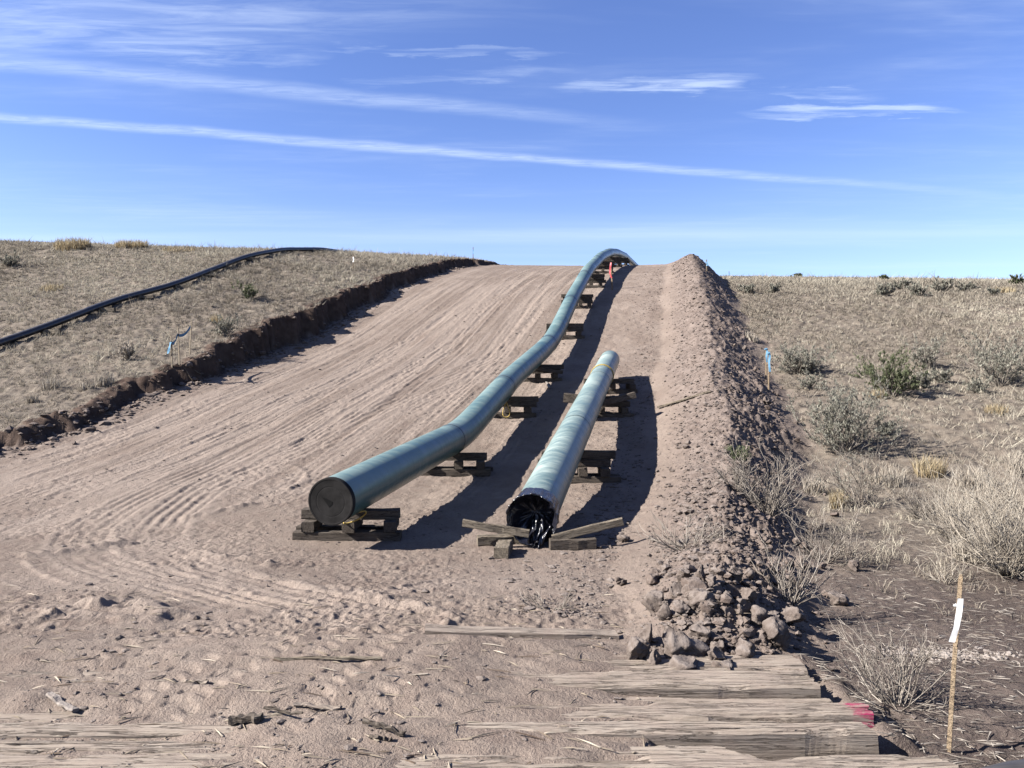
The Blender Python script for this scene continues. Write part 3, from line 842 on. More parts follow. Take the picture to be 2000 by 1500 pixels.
def crib(n, cx, cy, top, which, width=1.2, m='skid', extra=0):
    g = min(hs(cx, cy - .16), hs(cx - .5, cy - .16), hs(cx + .5, cy - .16)) - .012
    tot = top - g
    nl = max(3, int(round(tot / .122)))
    h = tot / nl
    wh = f'{ORD[n]} crib under the {which} pipe'
    z = g; LV = ['front bottom', 'rear bottom']
    r = random.Random(n * 31 + len(which))
    cross_n = 0
    for k in range(nl):
        zc_ = z + h / 2
        kind = 'cross' if k != 1 and not (k == 3 and nl >= 6) else 'length'
        if k == 0:
            for dy, nm in ((-.16, 'front'), (.16, 'rear')):
                skid(width + r.uniform(-.05, .12), .15, h - .003, (cx + r.uniform(-.06, .06), cy + dy, zc_ + (.0 if dy < 0 else .002)), r.uniform(-.03, .03),
                     label=f'{nm} bottom skid of the {wh}', m=m)
        elif kind == 'length':
            for dx, nm in ((-.46 * width / 1.2, 'left'), (.03, 'middle'), (.46 * width / 1.2, 'right')):
                skid(r.uniform(.48, .6), .14, h - .003, (cx + dx + r.uniform(-.05, .05), cy + r.uniform(-.02, .02), zc_), R(90) + r.uniform(-.08, .08),
                     label=f'{nm} short lengthwise block, {ORD[k]} layer of the {wh}', m=m)
        else:
            cross_n += 1
            last = k == nl - 1
            skid(width * r.uniform(.93, 1.08), .16, h - .003, (cx + r.uniform(-.07, .07), cy + r.uniform(-.02, .03), zc_ - (.004 if last else 0)), r.uniform(-.04, .04),
                 label=f'crosswise skid {"topmost in" if last else "in the " + ORD[k] + " layer of"} the {wh}', m=m)
        z += h

A_CRIBS = [9.02, 12.9, 17.0, 20.5, 25.4, 29.4, 33.4, 38.6, 44.0, 50.5]
for i, Y in enumerate(A_CRIBS):
    p = pipeA_xyz(np.array([Y]))[0]
    crib(i, p[0] + (-.13, .0, .02, -.04, -.02, -.02, .0, 0, 0, 0)[i], Y, p[2] - RP * 1.012, 'long curving', 1.2 if i not in (3, 4) else 1.3)
# loose, tilted skids on the fourth crib
p = pipeA_xyz(np.array([20.35]))[0]
skid(1.35, .15, .10, (p[0] + .02, 20.22, p[2] - RP - .11), .10, 0, R(6), label='tilted skid poking out left and right on the fourth crib under the long curving pipe')
for i, (Y, wd) in enumerate(((12.25, 1.2), (16.7, 1.25), (18.85, 1.2))):
    c = onB((Y - B0.y) / dB.y)
    crib(i + 1, c.x + (.06, .03, .12)[i], Y, c.z - RP * 1.012, 'single plastic covered', wd)
c = onB((16.45 - B0.y) / dB.y)
skid(1.0, .16, .13, (c.x + .32, 16.36, c.z - RP - .05), .12, 0, R(-13), label='slanting skid sticking up right of the third crib under the single plastic covered pipe', m='skid')
skid(.55, .2, .2, (c.x - .46, 16.2, c.z - RP - .02), -.12, 0, R(7), label='square timber left of the third crib under the single plastic covered pipe')
# near end of the single pipe: a thin board and low blocks
zg = hs(.3, 8.5)
skid(.74, .05, .085, (-.18, 8.42, .02), R(-3), 0, R(9), 'weathered board tilted out left from under the black plastic', 'boards propping the single pipe', 'skid_pale', name='timber_board')
skid(.80, .05, .085, (.83, 8.42, .0), R(4), 0, R(-13), 'weathered board tilted up right from under the black plastic', 'boards propping the single pipe', 'skid_pale', name='timber_board')
skid(.42, .15, .115, (-.09, 8.14, zg + .05), R(84), 0, 0, 'grey block with its end grain showing left below the black plastic', m='skid_pale')
skid(.5, .14, .1, (-.14, 8.62, zg + .045), R(8), 0, 0, 'low block behind the end grain block beside the black plastic', m='skid_pale')
skid(.5, .15, .12, (.66, 8.38, zg + .05), R(5), 0, 0, 'dark block in the shadow right of the black plastic')
skid(.9, .15, .1, (.28, 8.8, zg + .03), R(2), 0, 0, 'bottom skid right under the plastic covered pipe end')

# yellow ropes
def rope(name, pts, r, label):
    V, F = sweep(pts, r, 8, True)
    return tag(link(name, pyd(name, V, F, True), M['rope']), label, 'rope', 'yellow ropes on the pipes')
tt = LB - 2.62
ring = []
bas = dB.cross(Vector((0, 0, 1))).normalized(); wup = bas.cross(dB)
for tk in (0, .09):
    for k in range(33):
        a = 2 * math.pi * k / 32
        ring.append(onB(tt + tk + .09 * k / 32 + .03 * math.cos(a)) + (bas * math.cos(a) + wup * math.sin(a)) * (RP + .008))
rope('yellow_rope', ring, .009, 'yellow rope wound round the far part of the single pipe')
p = Vector(pipeA_xyz(np.array([16.62]))[0])
loop = []
for k in range(25):
    t = k / 24; s = math.sin(math.pi * t)
    loop.append(p + Vector((.09 + .085 * math.sin(2 * math.pi * t) * (.6 + .4 * s), -.14, -RP - .02 - .34 * s)))
rope('yellow_rope', loop, .010, 'yellow rope loop hanging from the long pipe at its third crib')
p = Vector(pipeA_xyz(np.array([8.75]))[0])
loop = [p + Vector((.22 * math.cos(a) - .02, -.02 + .05 * math.sin(a * 2), -RP + .04 + .10 * math.sin(a))) for a in np.linspace(-2.4, .9, 22)]
loop = [p + Vector((.06 + .13 * math.cos(a), -.05 - .05 * math.sin(a), -RP - .03 + .045 * math.sin(a) + .06 * math.cos(a))) for a in np.linspace(-3.0, 2.2, 26)]
rope('yellow_rope', loop, .009, 'yellow rope under the capped end of the long pipe')

# ------------------------------------------------------------------ black poly water line on the left hill
def vline_pts(v, u0, u1, n, r, lift):
    us = np.linspace(u0, u1, n); vs = v + .12 * np.sin(us * .35) + .05 * np.sin(us * 1.1)
    x, y = to_xy(us, vs)
    z = smooth_h(x, y)[0] + r + lift
    k = 9; w = np.hanning(k + 2)[1:-1]; w /= w.sum()
    z = np.convolve(np.pad(z, k // 2, mode='reflect', reflect_type='odd'), w, mode='valid')
    return np.stack([x, y, z], 1)
BP = vline_pts(-17.3, 8, 43, 100, .10, .06)
BP[:, 2] -= np.clip(np.linspace(8, 43, 100) - 35.5, 0, 9) * .05
V, F = sweep(BP, .10, 20)
tag(link('black_poly_pipe', pyd('black_poly_pipe', V, F, True), M['poly']), 'thin black poly pipe running up the grassy left hill', 'pipe')
for i, px in enumerate((92, 200, 270, 341, 402, 478)):
    # pale blocks that hold it off the grass
    k = np.argmin(np.abs(1000 + FPX * BP[:, 0] / BP[:, 1] - px)); b = BP[k]
    zz = hs(b[0], b[1])
    skid(.55, .12, max(.05, b[2] - .10 - zz + .05), (b[0] + .22, b[1] - .05, (zz + b[2] - .10) / 2 + .01), R(-6 + i * 4), 0, 0,
         f'pale wooden block under the black poly pipe, {ORD[i]} one going uphill', 'blocks under the black poly pipe', 'skid_pale', name='support_block')
pts = [(1.93 + .16 * i, 3.20 - .004 * i * i, -.065 + .014 * min(i, 4)) for i in range(9)]
V, F = sweep(pts, [.05, .075] + [.085] * 7, 20)
tag(link('black_hose', pyd('black_hose', V, F, True), M['poly']), 'black hose end on dark soil beside the nearest mat plank', 'hose')

# ------------------------------------------------------------------ survey stakes
def ribbon_mesh(name, pts, w, seed=0, n=14, flat=True):
    r = np.random.default_rng(seed)
    p = np.array(pts, float); t = np.linspace(0, len(p) - 1, n); i = np.clip(t.astype(int), 0, len(p) - 2); f = (t - i)[:, None]
    c = p[i] * (1 - f) + p[i + 1] * f
    V = []; F = []
    for k in range(n):
        a = -.5 + .3 * math.sin(k * .6 + seed)
        d = np.array([math.cos(a), math.sin(a), .15 * math.sin(k)]) * w / 2
        if not flat: d = np.array([.1 * math.sin(k * .9), .3 * math.sin(a), 1.0]) * w / 2
        off = np.array([.0, .004 * math.sin(k * 1.7), 0])
        V += [c[k] - d, c[k] + off, c[k] + d]
        if k: 
            b = 3 * (k - 1); F += [(b, b + 1, b + 4, b + 3), (b + 1, b + 2, b + 5, b + 4)]
    return pyd(name, V, F, True)

def stake(px, py, top_py, label, wd=.038, lean=(0, 0), flag=None, top_px=None, group='survey stakes', m='lath', shift=(0, 0)):
    x, y = at(px, py) + np.array(shift); z = hs(x, y)
    h = (py - top_py) / FPX * y
    o = tag(empty('survey_stake', (x, y, z)), label, 'stake', group)
    lx = ((top_px - px) / FPX * y) if top_px is not None else 0
    V = []; th = .012; ra = R(-38); cr_, sr_ = math.cos(ra), math.sin(ra)
    for k, zz in enumerate((-.12, h * .5, h - .02, h)):
        f = max(0, zz) / h; ww = wd / 2 * (1 if k < 3 else .6)
        for sx, sy in ((-1, -1), (1, -1), (1, 1), (-1, 1)):
            ax_, ay_ = sx * ww, sy * th / 2
            V.append((ax_ * cr_ - ay_ * sr_ + lx * f, ax_ * sr_ + ay_ * cr_, zz))
    F = [(3, 2, 1, 0), (12, 13, 14, 15)] + [(i * 4 + k, i * 4 + (k + 1) % 4, i * 4 + 4 + (k + 1) % 4, i * 4 + 4 + k) for i in range(3) for k in range(4)]
    link('lath', pyd('lath', V, F), M[m], o)
    return o, np.array([x, y, z]), h, lx

o, b, h, lx = stake(1850, 1473, 1125, 'tall wooden lath stake with a white ribbon beside the timber mat', .019, top_px=1877, m='lath')
f0 = .72
link('ribbon', ribbon_mesh('ribbon', [(lx * .82, -.016, h * .87), (lx * .80 - .008, -.022, h * .80), (lx * .70 - .016, -.024, h * .71), (lx * .64 - .034, -.024, h * .63)], .025, 2), M['white'], o)
V, F = sweep([(lx * .82 + .017 * math.cos(a), .017 * math.sin(a), h * .825 + .004 * math.sin(2 * a)) for a in np.linspace(0, 6.28, 13)], .006, 6)
link('ribbon_knot', pyd('ribbon_knot', V, F, True), M['white'], o)

S3 = []
for k, (px, py, tpy, lb) in enumerate(((336, 725, 660, 'leftmost of three stakes joined by blue ribbon on the cut bank'), (351, 718, 640, 'middle of three stakes joined by blue ribbon on the cut bank'), (370, 694, 627, 'rightmost of three stakes joined by blue ribbon on the cut bank'))):
    S3.append(stake(px, py, tpy, lb,    .065, m='skid_pale', top_px=px + (-2, -4, 4)[k]))
tops = [s[1] + np.array([s[3] * .8, -.03, s[2] * .82]) for s in S3]
def sagged(a, b, sag, n=8): return [a + (b - a) * t + np.array([0, 0, -sag * 4 * t * (1 - t)]) for t in np.linspace(0, 1, n)]
for k, (a, b_) in enumerate(((0, 1), (1, 2))):
    root = S3[a][0]
    link('ribbon', ribbon_mesh('ribbon', [q_ - S3[a][1] for q_ in sagged(tops[a], tops[b_], .10)], .07, 4 + k, flat=False), M['blue'], root)
link('ribbon_tail', ribbon_mesh('ribbon_tail', [tops[0] - S3[0][1] + np.array(d) for d in ((0, 0, .0), (-.03, -.01, -.15), (-.07, 0, -.28))], .07, 9), M['blue'], S3[0][0])
for (px, py, tpy, lb, tail) in ((1496, 742, 680, 'farther of two blue flagged stakes at the right foot of the berm', .45), (1501, 766, 688, 'nearer of two blue flagged stakes at the right foot of the berm', .5)):
    o, b, h, lx = stake(px, py, tpy, lb, .035)
    link('ribbon', ribbon_mesh('ribbon', [(.0, -.02, h), (.02, -.03, h * .9), (.0, -.035, h * .75), (.02, -.03, h * (1 - tail))], .05, px), M['blue'], o)
    V, F = sweep([(.035 * math.cos(a), .03 * math.sin(a), h * .96) for a in np.linspace(0, 6.28, 11)], .014, 6)
    link('ribbon_knot', pyd('ribbon_knot', V, F, True), M['blue'], o)
o, b, h, lx = stake(1196, 566, 513, 'stake with pink flagging standing in the long pipe shadow near the crest', .06, top_px=1193)
link('ribbon', ribbon_mesh('ribbon', [(lx, -.03, h * .99), (lx - .03, -.04, h * .8), (lx - .05, -.05, h * .6), (lx * .6, -.04, h * .42)], .07, 5), M['pink'], o)
for (px, py, tpy, lb) in ((690, 526, 496, 'thin pale stake in the grass above the cut bank'), (924, 514, 489, 'thin stake on the skyline at the far end of the cut bank'),
                          (1424, 544, 530, 'short dark stake in the grass right of the berm crest'), (1380, 530, 507, 'thin stake on the skyline behind the berm crest')):
    o, b, h, lx = stake(px, py, tpy, lb, .045, m='lath_grey')
    link('ribbon', ribbon_mesh('ribbon', [(0, -.03, h * .8), (.02, -.04, h * .6), (.0, -.04, h * .45)], .06, px), M['blue' if px != 690 else 'white'], o)

# boards and sticks lying about
def lying(px, py, px2, py2, w, th, label, m, name, lift=.0, cat='board'):
    a = at(px, py); b = at(px2, py2); za = hpt(*a); zb = hpt(*b)
    A_ = Vector((a[0], a[1], za + th / 2 + lift)); B_ = Vector((b[0], b[1], zb + th / 2 + lift))
    d = B_ - A_; me = beam_mesh(name, d.length, w, th, 8, .004, .004, int(px))
    o = link(name, me, M[m]); o.location = (A_ + B_) / 2; o.rotation_mode = 'QUATERNION'; o.rotation_quaternion = d.to_track_quat('X', 'Z')
    return tag(o, label, cat)
a = at(1283, 800, 0.0); 
lying(1285, 800, 1388, 768, .10, .04, 'weathered board lying up the side of the spoil berm', 'skid_pale', 'wooden_board', .02)
lying(1066, 746, 1073, 762, .05, .03, 'short white stick on the ground between the two pipes', 'pale_chip', 'wooden_stick', .0, 'stick')
lying(830, 1251, 1205, 1248, .12, .06, 'half buried grey board crossing the dirt below the plastic covered pipe', 'mat_wood', 'buried_board', -.012)
lying(535, 1312, 745, 1316, .02, .016, 'long thin splinter lying across the tyre prints', 'skid_pale', 'wooden_stick', .004, 'stick')
lying(712, 1432, 790, 1453, .02, .02, 'dark pointed stick on the dirt near the bottom edge', 'skid', 'wooden_stick', .012, 'stick')
lying(722, 1454, 765, 1456, .02, .012, 'short dark splinter below the dark pointed stick', 'skid', 'wooden_stick', .003, 'stick')
lying(94, 1372, 146, 1397, .035, .014, 'bleached curved wood chip on the dirt at left', 'pale_chip', 'wooden_chip', .012, 'wood chip')
lying(338, 1346, 405, 1348, .02, .012, 'pale split chip left of the tyre prints', 'mat_wood', 'wooden_chip', .004, 'wood chip')
lying(575, 1392, 665, 1397, .03, .012, 'pale flat splinter between the tyre prints and the mat', 'mat_wood', 'wooden_chip', .003, 'wood chip')
lying(450, 1420, 510, 1422, .04, .03, 'dark torn wood chunk half sunk in dirt', 'skid', 'wooden_chip', .0, 'wood chip')
lying(515, 1402, 590, 1418, .012, .012, 'thin dark twig beside the torn wood chunk', 'skid', 'wooden_stick', .02, 'stick')
a0 = at(362, 720); lying(356, 716, 393, 741, .03, .02, 'fallen lath leaning down the cut bank below the blue ribbon', 'lath_grey', 'fallen_lath', .03, 'stake')
lying(356, 733, 378, 749, .025, .02, 'short fallen stick at the foot of the cut bank', 'lath_grey', 'wooden_stick', .02, 'stick')

# ------------------------------------------------------------------ rocks and clods
def ico(sub):
    bm = bmesh.new(); bmesh.ops.create_icosphere(bm, subdivisions=sub, radius=1.0)
    v = np.array([p.co[:] for p in bm.verts]); f = np.array([[q_.index for q_ in p.verts] for p in bm.faces]); bm.free()
    return v, f
IC1, IC2, IC3 = ico(1), ico(2), ico(4)
def vn3(p, s, seed): return (vnoise(p[:, 0] * s + p[:, 2] * s * .7, p[:, 1] * s - p[:, 2] * s * .6, seed) + vnoise(p[:, 1] * s + 9, p[:, 2] * s + p[:, 0] * s * .5, seed + 3)) * .5
def rock_mesh(name, size, seed, fine):
    r = np.random.default_rng(seed)
    v, f = IC3 if fine else IC2
    p = v.copy()
    for _ in range(13 if fine else 10):                # broken facets
        n = r.normal(size=3); n /= np.linalg.norm(n); k = r.uniform(.38, .78)
        d = p @ n; p = p - np.outer(np.clip(d - k, 0, None) * .97, n)
    n_ = p / np.linalg.norm(p, axis=1, keepdims=True)
    p = p + n_ * (.20 * vn3(v + seed, 1.7, 300)[:, None] + .13 * vn3(v + seed, 4.1, 310)[:, None] + (.07 * vn3(v + seed, 9.7, 320)[:, None] + .03 * vn3(v + seed, 21, 325)[:, None] if fine else 0))
    if fine: p = p + n_ * (-.06 * np.clip(1 - np.abs(vn3(v + seed, 3.3, 330)) * 7, 0, 1))[:, None]
    p = p * np.array(size) / 2 * 1.32
    return mesh_np(name, p, f, smooth=fine)

def rock(px, py, wpx, hpx, label, m='clod', fine=True, seed=0, name='rock', group=None):
    x, y = at(px, py + hpx * .42)
    s = wpx / FPX * y; hh = hpx / FPX * y
    z = hpt(x, y)
    o = link(name, rock_mesh(name, (s, s * random.uniform(.75, 1.0), hh * 1.15), seed, fine), M[m])
    o.location = (x, y + s * .25, z + hh * .44); o.rotation_euler = (random.uniform(-.2, .2), random.uniform(-.2, .2), random.uniform(0, 6.28))
    return tag(o, label, 'rock', group)
GR = 'dirt rocks heaped at the near end of the berm'
BIG = [(1337, 1235, 92, 56, 'largest pale dirt boulder in the heap above the timber mat'), (1346, 1264, 66, 38, 'dark faced boulder directly below the largest boulder of the heap'),
       (1281, 1270, 32, 34, 'small boulder below left of the largest boulder, touching the mat'), (1417, 1266, 62, 32, 'flat pointed rock resting on the mat right of the largest boulder'),
       (1249, 1262, 46, 52, 'leftmost boulder of the heap above the mat'), (1264, 1234, 34, 36, 'rock between the leftmost boulder and the largest boulder'),
       (1402, 1240, 44, 40, 'wedge shaped boulder just right of the largest boulder'), (1460, 1248, 46, 40, 'rough boulder near the right end of the top mat plank'),
       (1521, 1246, 56, 54, 'big boulder at the right end of the heap by the mat corner'), (1546, 1214, 44, 36, 'pale rock above the big boulder at the right end of the heap'),
       (1464, 1173, 32, 28, 'round rock in the right middle of the heap'), (1369, 1134, 28, 36, 'upright rock at the top of the heap'),
       (1437, 1136, 28, 30, 'pale rock at the top right of the heap under dry stems'), (1369, 1210, 38, 30, 'rock just above the largest boulder'),
       (1405, 1212, 36, 30, 'cracked rock up right of the largest boulder'), (1480, 1216, 50, 36, 'broad rock in the right part of the heap'),
       (1510, 1198, 34, 32, 'rock under the dry stems at the right of the heap'), (1335, 1196, 34, 26, 'rock in the middle of the heap left of centre'),
       (1300, 1205, 28, 24, 'small rock up left of the largest boulder'), (1420, 1190, 34, 26, 'rock in the middle of the heap right of centre'),
       (1640, 1172, 34, 24, 'pale rock lying apart on dark soil right of the heap'), (1566, 1102, 28, 28, 'rock at the right foot of the berm under grey stems'),
       (1672, 1112, 24, 18, 'small rock at the foot of the thin sapling'), (1556, 825, 14, 12, 'round dark rock apart on the ground right of the berm'),
       (1501, 789, 20, 14, 'rock at the berm foot beyond the blue flagged stakes'), (1455, 683, 12, 12, 'dark clod on the right flank of the far berm'),
       (1525, 1312, 34, 20, 'lump of dirt at the end of the second mat plank'), (1215, 1140, 26, 16, 'clod left of the heap on the dirt'),
       (1220, 1053, 22, 18, 'clod at the berm foot right of the black plastic')]
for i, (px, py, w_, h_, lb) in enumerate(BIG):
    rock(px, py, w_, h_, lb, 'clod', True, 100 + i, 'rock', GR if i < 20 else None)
r2 = random.Random(5)
for i in range(135):
    t = r2.random()
    px = r2.gauss(1400, 70); py = 1125 + 135 * (r2.random() ** .8)
    if px < 1235 + (1260 - py) * .25 or px > 1570: continue
    s = min(40, 11 + 30 * r2.random() ** 1.9)
    if any(abs(px - b_[0]) < b_[2] * .5 + s * .35 and -s * .2 < py + s * .4 - b_[1] < b_[3] * .5 + s * .6 for b_ in BIG): continue
    side_ = 'left part' if px < 1345 else 'middle' if px < 1455 else 'right part'
    row_ = 'upper' if py < 1165 else 'lower'
    rock(px, py, s * r2.uniform(.95, 1.5), s, f'{"small" if s < 17 else "middling"} dirt rock wedged in the {row_} {side_} of the heap', 'clod' if r2.random() < .6 else 'clod_dark', s > 17, 400 + i, 'rock', GR)
for i in range(46):
    u_ = r2.uniform(7, 26); v_ = float(RIDGE(u_)) + r2.uniform(.25, 1.0) * float(TOER(u_) - RIDGE(u_) + .3)
    x, y = to_xy(u_, v_); s = r2.uniform(.06, .13)
    o = link('rock', rock_mesh('rock', (s, s * .9, s * .8), 700 + i, False), M['clod_dark'])
    o.location = (x, y, hpt(x, y) + s * .25); o.rotation_euler = (r2.random(), r2.random(), r2.random() * 6)
    tag(o, 'loose dark clod on the shaded right flank of the berm', 'rock', 'loose clods on the berm flank')

def scatter_clods(name, P, S, m, seed, label, cat, flat=.75):
    """many little stones too small to count, one mesh"""
    r = np.random.default_rng(seed); v, f = IC1
    n = len(P)
    jit = 1 + r.normal(0, .22, (n, len(v), 1))
    a = r.uniform(0, 6.28, n); ca, sa = np.cos(a), np.sin(a)
    sc = S[:, None] * np.stack([r.uniform(.75, 1.35, n), r.uniform(.7, 1.1, n), r.uniform(.5, 1, n) * flat], 1)
    q_ = v[None] * jit * sc[:, None, :] * .5
    x = q_[..., 0] * ca[:, None] - q_[..., 1] * sa[:, None]; y = q_[..., 0] * sa[:, None] + q_[..., 1] * ca[:, None]
    V = np.stack([x, y, q_[..., 2]], 2) + P[:, None, :]
    F = (f[None] + (np.arange(n) * len(v))[:, None, None]).reshape(-1, 3)
    return tag(link(name, mesh_np(name, V.reshape(-1, 3), F, False), M[m]), label, cat, kind='stuff')

def drop(x, y, sink=0.0):
    z, w = full_h(x, y); return np.stack([x, y, z - sink], 1), w
# berm
n = 22000
u_ = 4.3 + 40 * rng.random(n) ** 1.9; v_ = np.clip(RIDGE(u_) + .15 + rng.normal(0, 1, n) * (TOER(u_) + .3) * .33, -.9, 3.0)
x, y = to_xy(u_, v_); P, w = drop(x, y)
S = np.clip(rng.lognormal(-3.4, .6, n), .012, .17) * (.75 - .08 * (v_ > RIDGE(u_)))
P[:, 2] += S * .15
k = (rng.random(n) < np.clip(w['bm'] / .2, .08, 1)) & ~((x < 1.9) & (y < 4.65))
lf = v_ < RIDGE(u_)
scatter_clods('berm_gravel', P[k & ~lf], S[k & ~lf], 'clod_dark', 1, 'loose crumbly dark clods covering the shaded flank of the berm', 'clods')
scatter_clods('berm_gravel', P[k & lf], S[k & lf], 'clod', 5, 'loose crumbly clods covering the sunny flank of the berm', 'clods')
# road crumbs, denser in the near field and along the berm foot
n = 16000
y = 3.1 + 26 * rng.random(n) ** 1.9; x = (rng.random(n) * 1.5 - .76) * y
P, w = drop(x, y)
S = np.clip(rng.lognormal(-4.2, .5, n) * (.8 + y * .06), .006, .09)
cn = fbm(x * .8, y * .8, 3, 401)
k = (w['road'] > .5) & (rng.random(n) < np.clip(.25 + 1.6 * cn + .9 * sstep(.0, 1.4, x) * sstep(7, 5, y), .05, 1))
scatter_clods('road_gravel', P[k], S[k], 'clod', 2, 'dirt crumbs and pebbles strewn on the graded road', 'pebbles')
n = 4200
u_ = 5.5 + 34 * rng.random(n) ** 1.5; v_ = -.55 - np.abs(rng.normal(0, .55, n))
x, y = to_xy(u_, v_); P, w = drop(x, y); S = np.clip(rng.lognormal(-3.7, .55, n), .012, .10)
scatter_clods('berm_foot_gravel', P, S, 'clod', 6, 'crumbs rolled out along the left foot of the berm', 'clods')
# toe of the cut
n = 2600
u_ = 9 + 34 * rng.random(n) ** 1.4; v_ = -11.4 + rng.normal(0, .22, n)
x, y = to_xy(u_, v_); P, w = drop(x, y); S = np.clip(rng.lognormal(-2.9, .6, n), .02, .28)
scatter_clods('bank_gravel', P, S, 'clod_dark', 3, 'clods fallen along the foot of the cut bank', 'clods')
# pale gravel patch by the white-ribbon stake
n = 500
c = at(1860, 1278)
x = c[0] + rng.normal(0, .24, n); y = c[1] + rng.normal(0, .07, n); P, w = drop(x, y)
scatter_clods('pale_gravel', P, np.clip(rng.lognormal(-3.9, .4, n), .01, .05), 'pale_chip', 4, 'patch of pale chips on dark soil behind the white ribbon stake', 'gravel')

# ------------------------------------------------------------------ blades, twigs, shrubs
def add_tone(me, tone):
    l = me.attributes.new('tone', 'FLOAT', 'POINT'); l.data.foreach_set('value', np.asarray(tone, np.float32))

def blades(P, H, Wd, lean, seed, nseg=1):
    """n single-bend blades: base, mid pair, tip -> 3 triangles as 5 verts"""
    r = np.random.default_rng(seed); n = len(P)
    az = r.uniform(0, 6.28, n); d = np.stack([np.cos(az), np.sin(az), np.zeros(n)], 1)
    fa = r.uniform(0, 6.28, n); s = np.stack([np.cos(fa), np.sin(fa), np.zeros(n)], 1) * (Wd / 2)[:, None]
    up = np.array([0, 0, 1.0])
    mid = P + up * (H * .55)[:, None] + d * (lean * H * .35)[:, None]
    tip = P + up * (H * (1 - .25 * lean))[:, None] + d * (lean * H)[:, None]
    V = np.stack([P - s, P + s, mid + s * .8, mid - s * .8, tip], 1).reshape(-1, 3)
    b = (np.arange(n) * 5)[:, None]
    F = np.concatenate([b + np.array([[0, 1, 2]]), b + np.array([[0, 2, 3]]), b + np.array([[3, 2, 4]])], 0)
    tone = np.repeat(np.clip(r.normal(.5, .25, n), 0, 1), 5) + np.tile([-.2, -.2, 0, 0, .15], n)
    return V, F, np.clip(tone, 0, 1)

# wild dry grass: tufts over the natural ground
def grass():
    r = np.random.default_rng(77)
    def cand(n, u0, u1, v0, v1, pw):
        u_ = u0 + (u1 - u0) * r.random(n) ** pw; v_ = v0 + (v1 - v0) * r.random(n)
        return to_xy(u_, v_)
    xl, yl = cand(75000, 9, 50, -38, -11.7, .75)
    xr, yr = cand(80000, 5, 54, 1.8, 34, .85)
    x = np.concatenate([xl, xr]); y = np.concatenate([yl, yr])
    ok = (np.abs(x) < y * .74 + .6) & (y > 3)
    x, y = x[ok], y[ok]
    P, w = drop(x, y, .012)
    u_, v_ = w['u'], w['v']
    dens = fbm(x * .35, y * .35, 3, 500) * .5 + fbm(x * 1.6, y * 1.6, 2, 501) * .5
    base = np.where(v_ < 0, .85, np.interp(u_, [4, 9, 12, 16, 24, 34], [.03, .16, .50, .62, .85, 1.0]))
    k = (w['nat'] > .6) & (r.random(len(x)) < np.clip(base + 1.15 * dens, 0, 1)) & (w['bm'] < .12)
    P = P[k]; dist = np.hypot(P[:, 0], P[:, 1]); n = len(P)
    hgt = np.clip(r.lognormal(-2.25, .42, n), .04, .32) * (1 + .4 * fbm(P[:, 0] * .5, P[:, 1] * .5, 2, 502))
    hgt = hgt * np.where(r.random(n) < .05, r.uniform(1.5, 2.4, n), 1.0)
    farm = dist > 13
    Vs, Fs, Ts, off = [], [], [], 0
    for sel, nb, one in ((~farm, 12, False), (farm, 10, True)):
        Pk, hk, dk = P[sel], hgt[sel], dist[sel]; n = len(Pk)
        if n == 0: continue
        B = np.repeat(Pk, nb, 0); rad = np.repeat(.03 + .40 * hk, nb)
        a = r.uniform(0, 6.28, n * nb); q_ = np.sqrt(r.random(n * nb)) * rad
        B = B + np.stack([np.cos(a) * q_, np.sin(a) * q_, np.zeros(n * nb)], 1)
        H = np.repeat(hk, nb) * r.uniform(.5, 1.1, n * nb)
        Wd = np.clip(np.repeat(dk, nb) * .00075, .005, .034) * r.uniform(.7, 1.3, n * nb)
        V, F, tone = blades(B, H, Wd, r.uniform(.3, 1.2, n * nb), 78)
        tt_ = np.repeat(np.clip(.02 + .6 * fbm(Pk[:, 0] * .3, Pk[:, 1] * .3, 4, 503) + r.normal(0, .16, n), -.4, .5), nb)
        if one:
            V = V.reshape(-1, 5, 3)[:, [0, 1, 4]].reshape(-1, 3); tone = tone.reshape(-1, 5)[:, [0, 1, 4]].ravel()
            F = np.arange(len(V)).reshape(-1, 3); tt_ = np.repeat(tt_, 3)
        else: tt_ = np.repeat(tt_, 5)
        Vs.append(V); Fs.append(F + off); Ts.append(np.clip(tone * .8 + tt_, 0, 1)); off += len(V)
    me = mesh_np('dry_grass', np.concatenate(Vs), np.concatenate(Fs), False); add_tone(me, np.concatenate(Ts))
    tag(link('dry_grass', me, M['grass']), 'short dry straw coloured bunch grass over the hillsides', 'grass', kind='stuff')
grass()

def clump(px, py, wpx, hpx, label, m='gold', n=140, lean=.5, name='grass_clump', group=None, cat='grass clump'):
    x, y = at(px, py); r = np.random.default_rng(int(px * 7 + py))
    w_ = wpx / FPX * y; h_ = hpx / FPX * y
    a = r.uniform(0, 6.28, n); q_ = np.sqrt(r.random(n)) * w_ * .36
    bx = x + np.cos(a) * q_; by = y + np.sin(a) * q_ * .8
    z0 = hs(x, y); bz = smooth_h(bx, by)[0] - z0
    P = np.stack([bx - x, by - y, bz - .03], 1)
    H = h_ * r.uniform(.55, 1.1, n)
    V, F, t = blades(P, H, np.full(n, max(.006, y * .0007)) * r.uniform(.7, 1.4, n), r.uniform(.1, lean, n), int(px))
    me = mesh_np(name, V, F, False); add_tone(me, t)
    o = link(name, me, M[m]); o.location = (x, y, z0)
    return tag(o, label, cat, group)

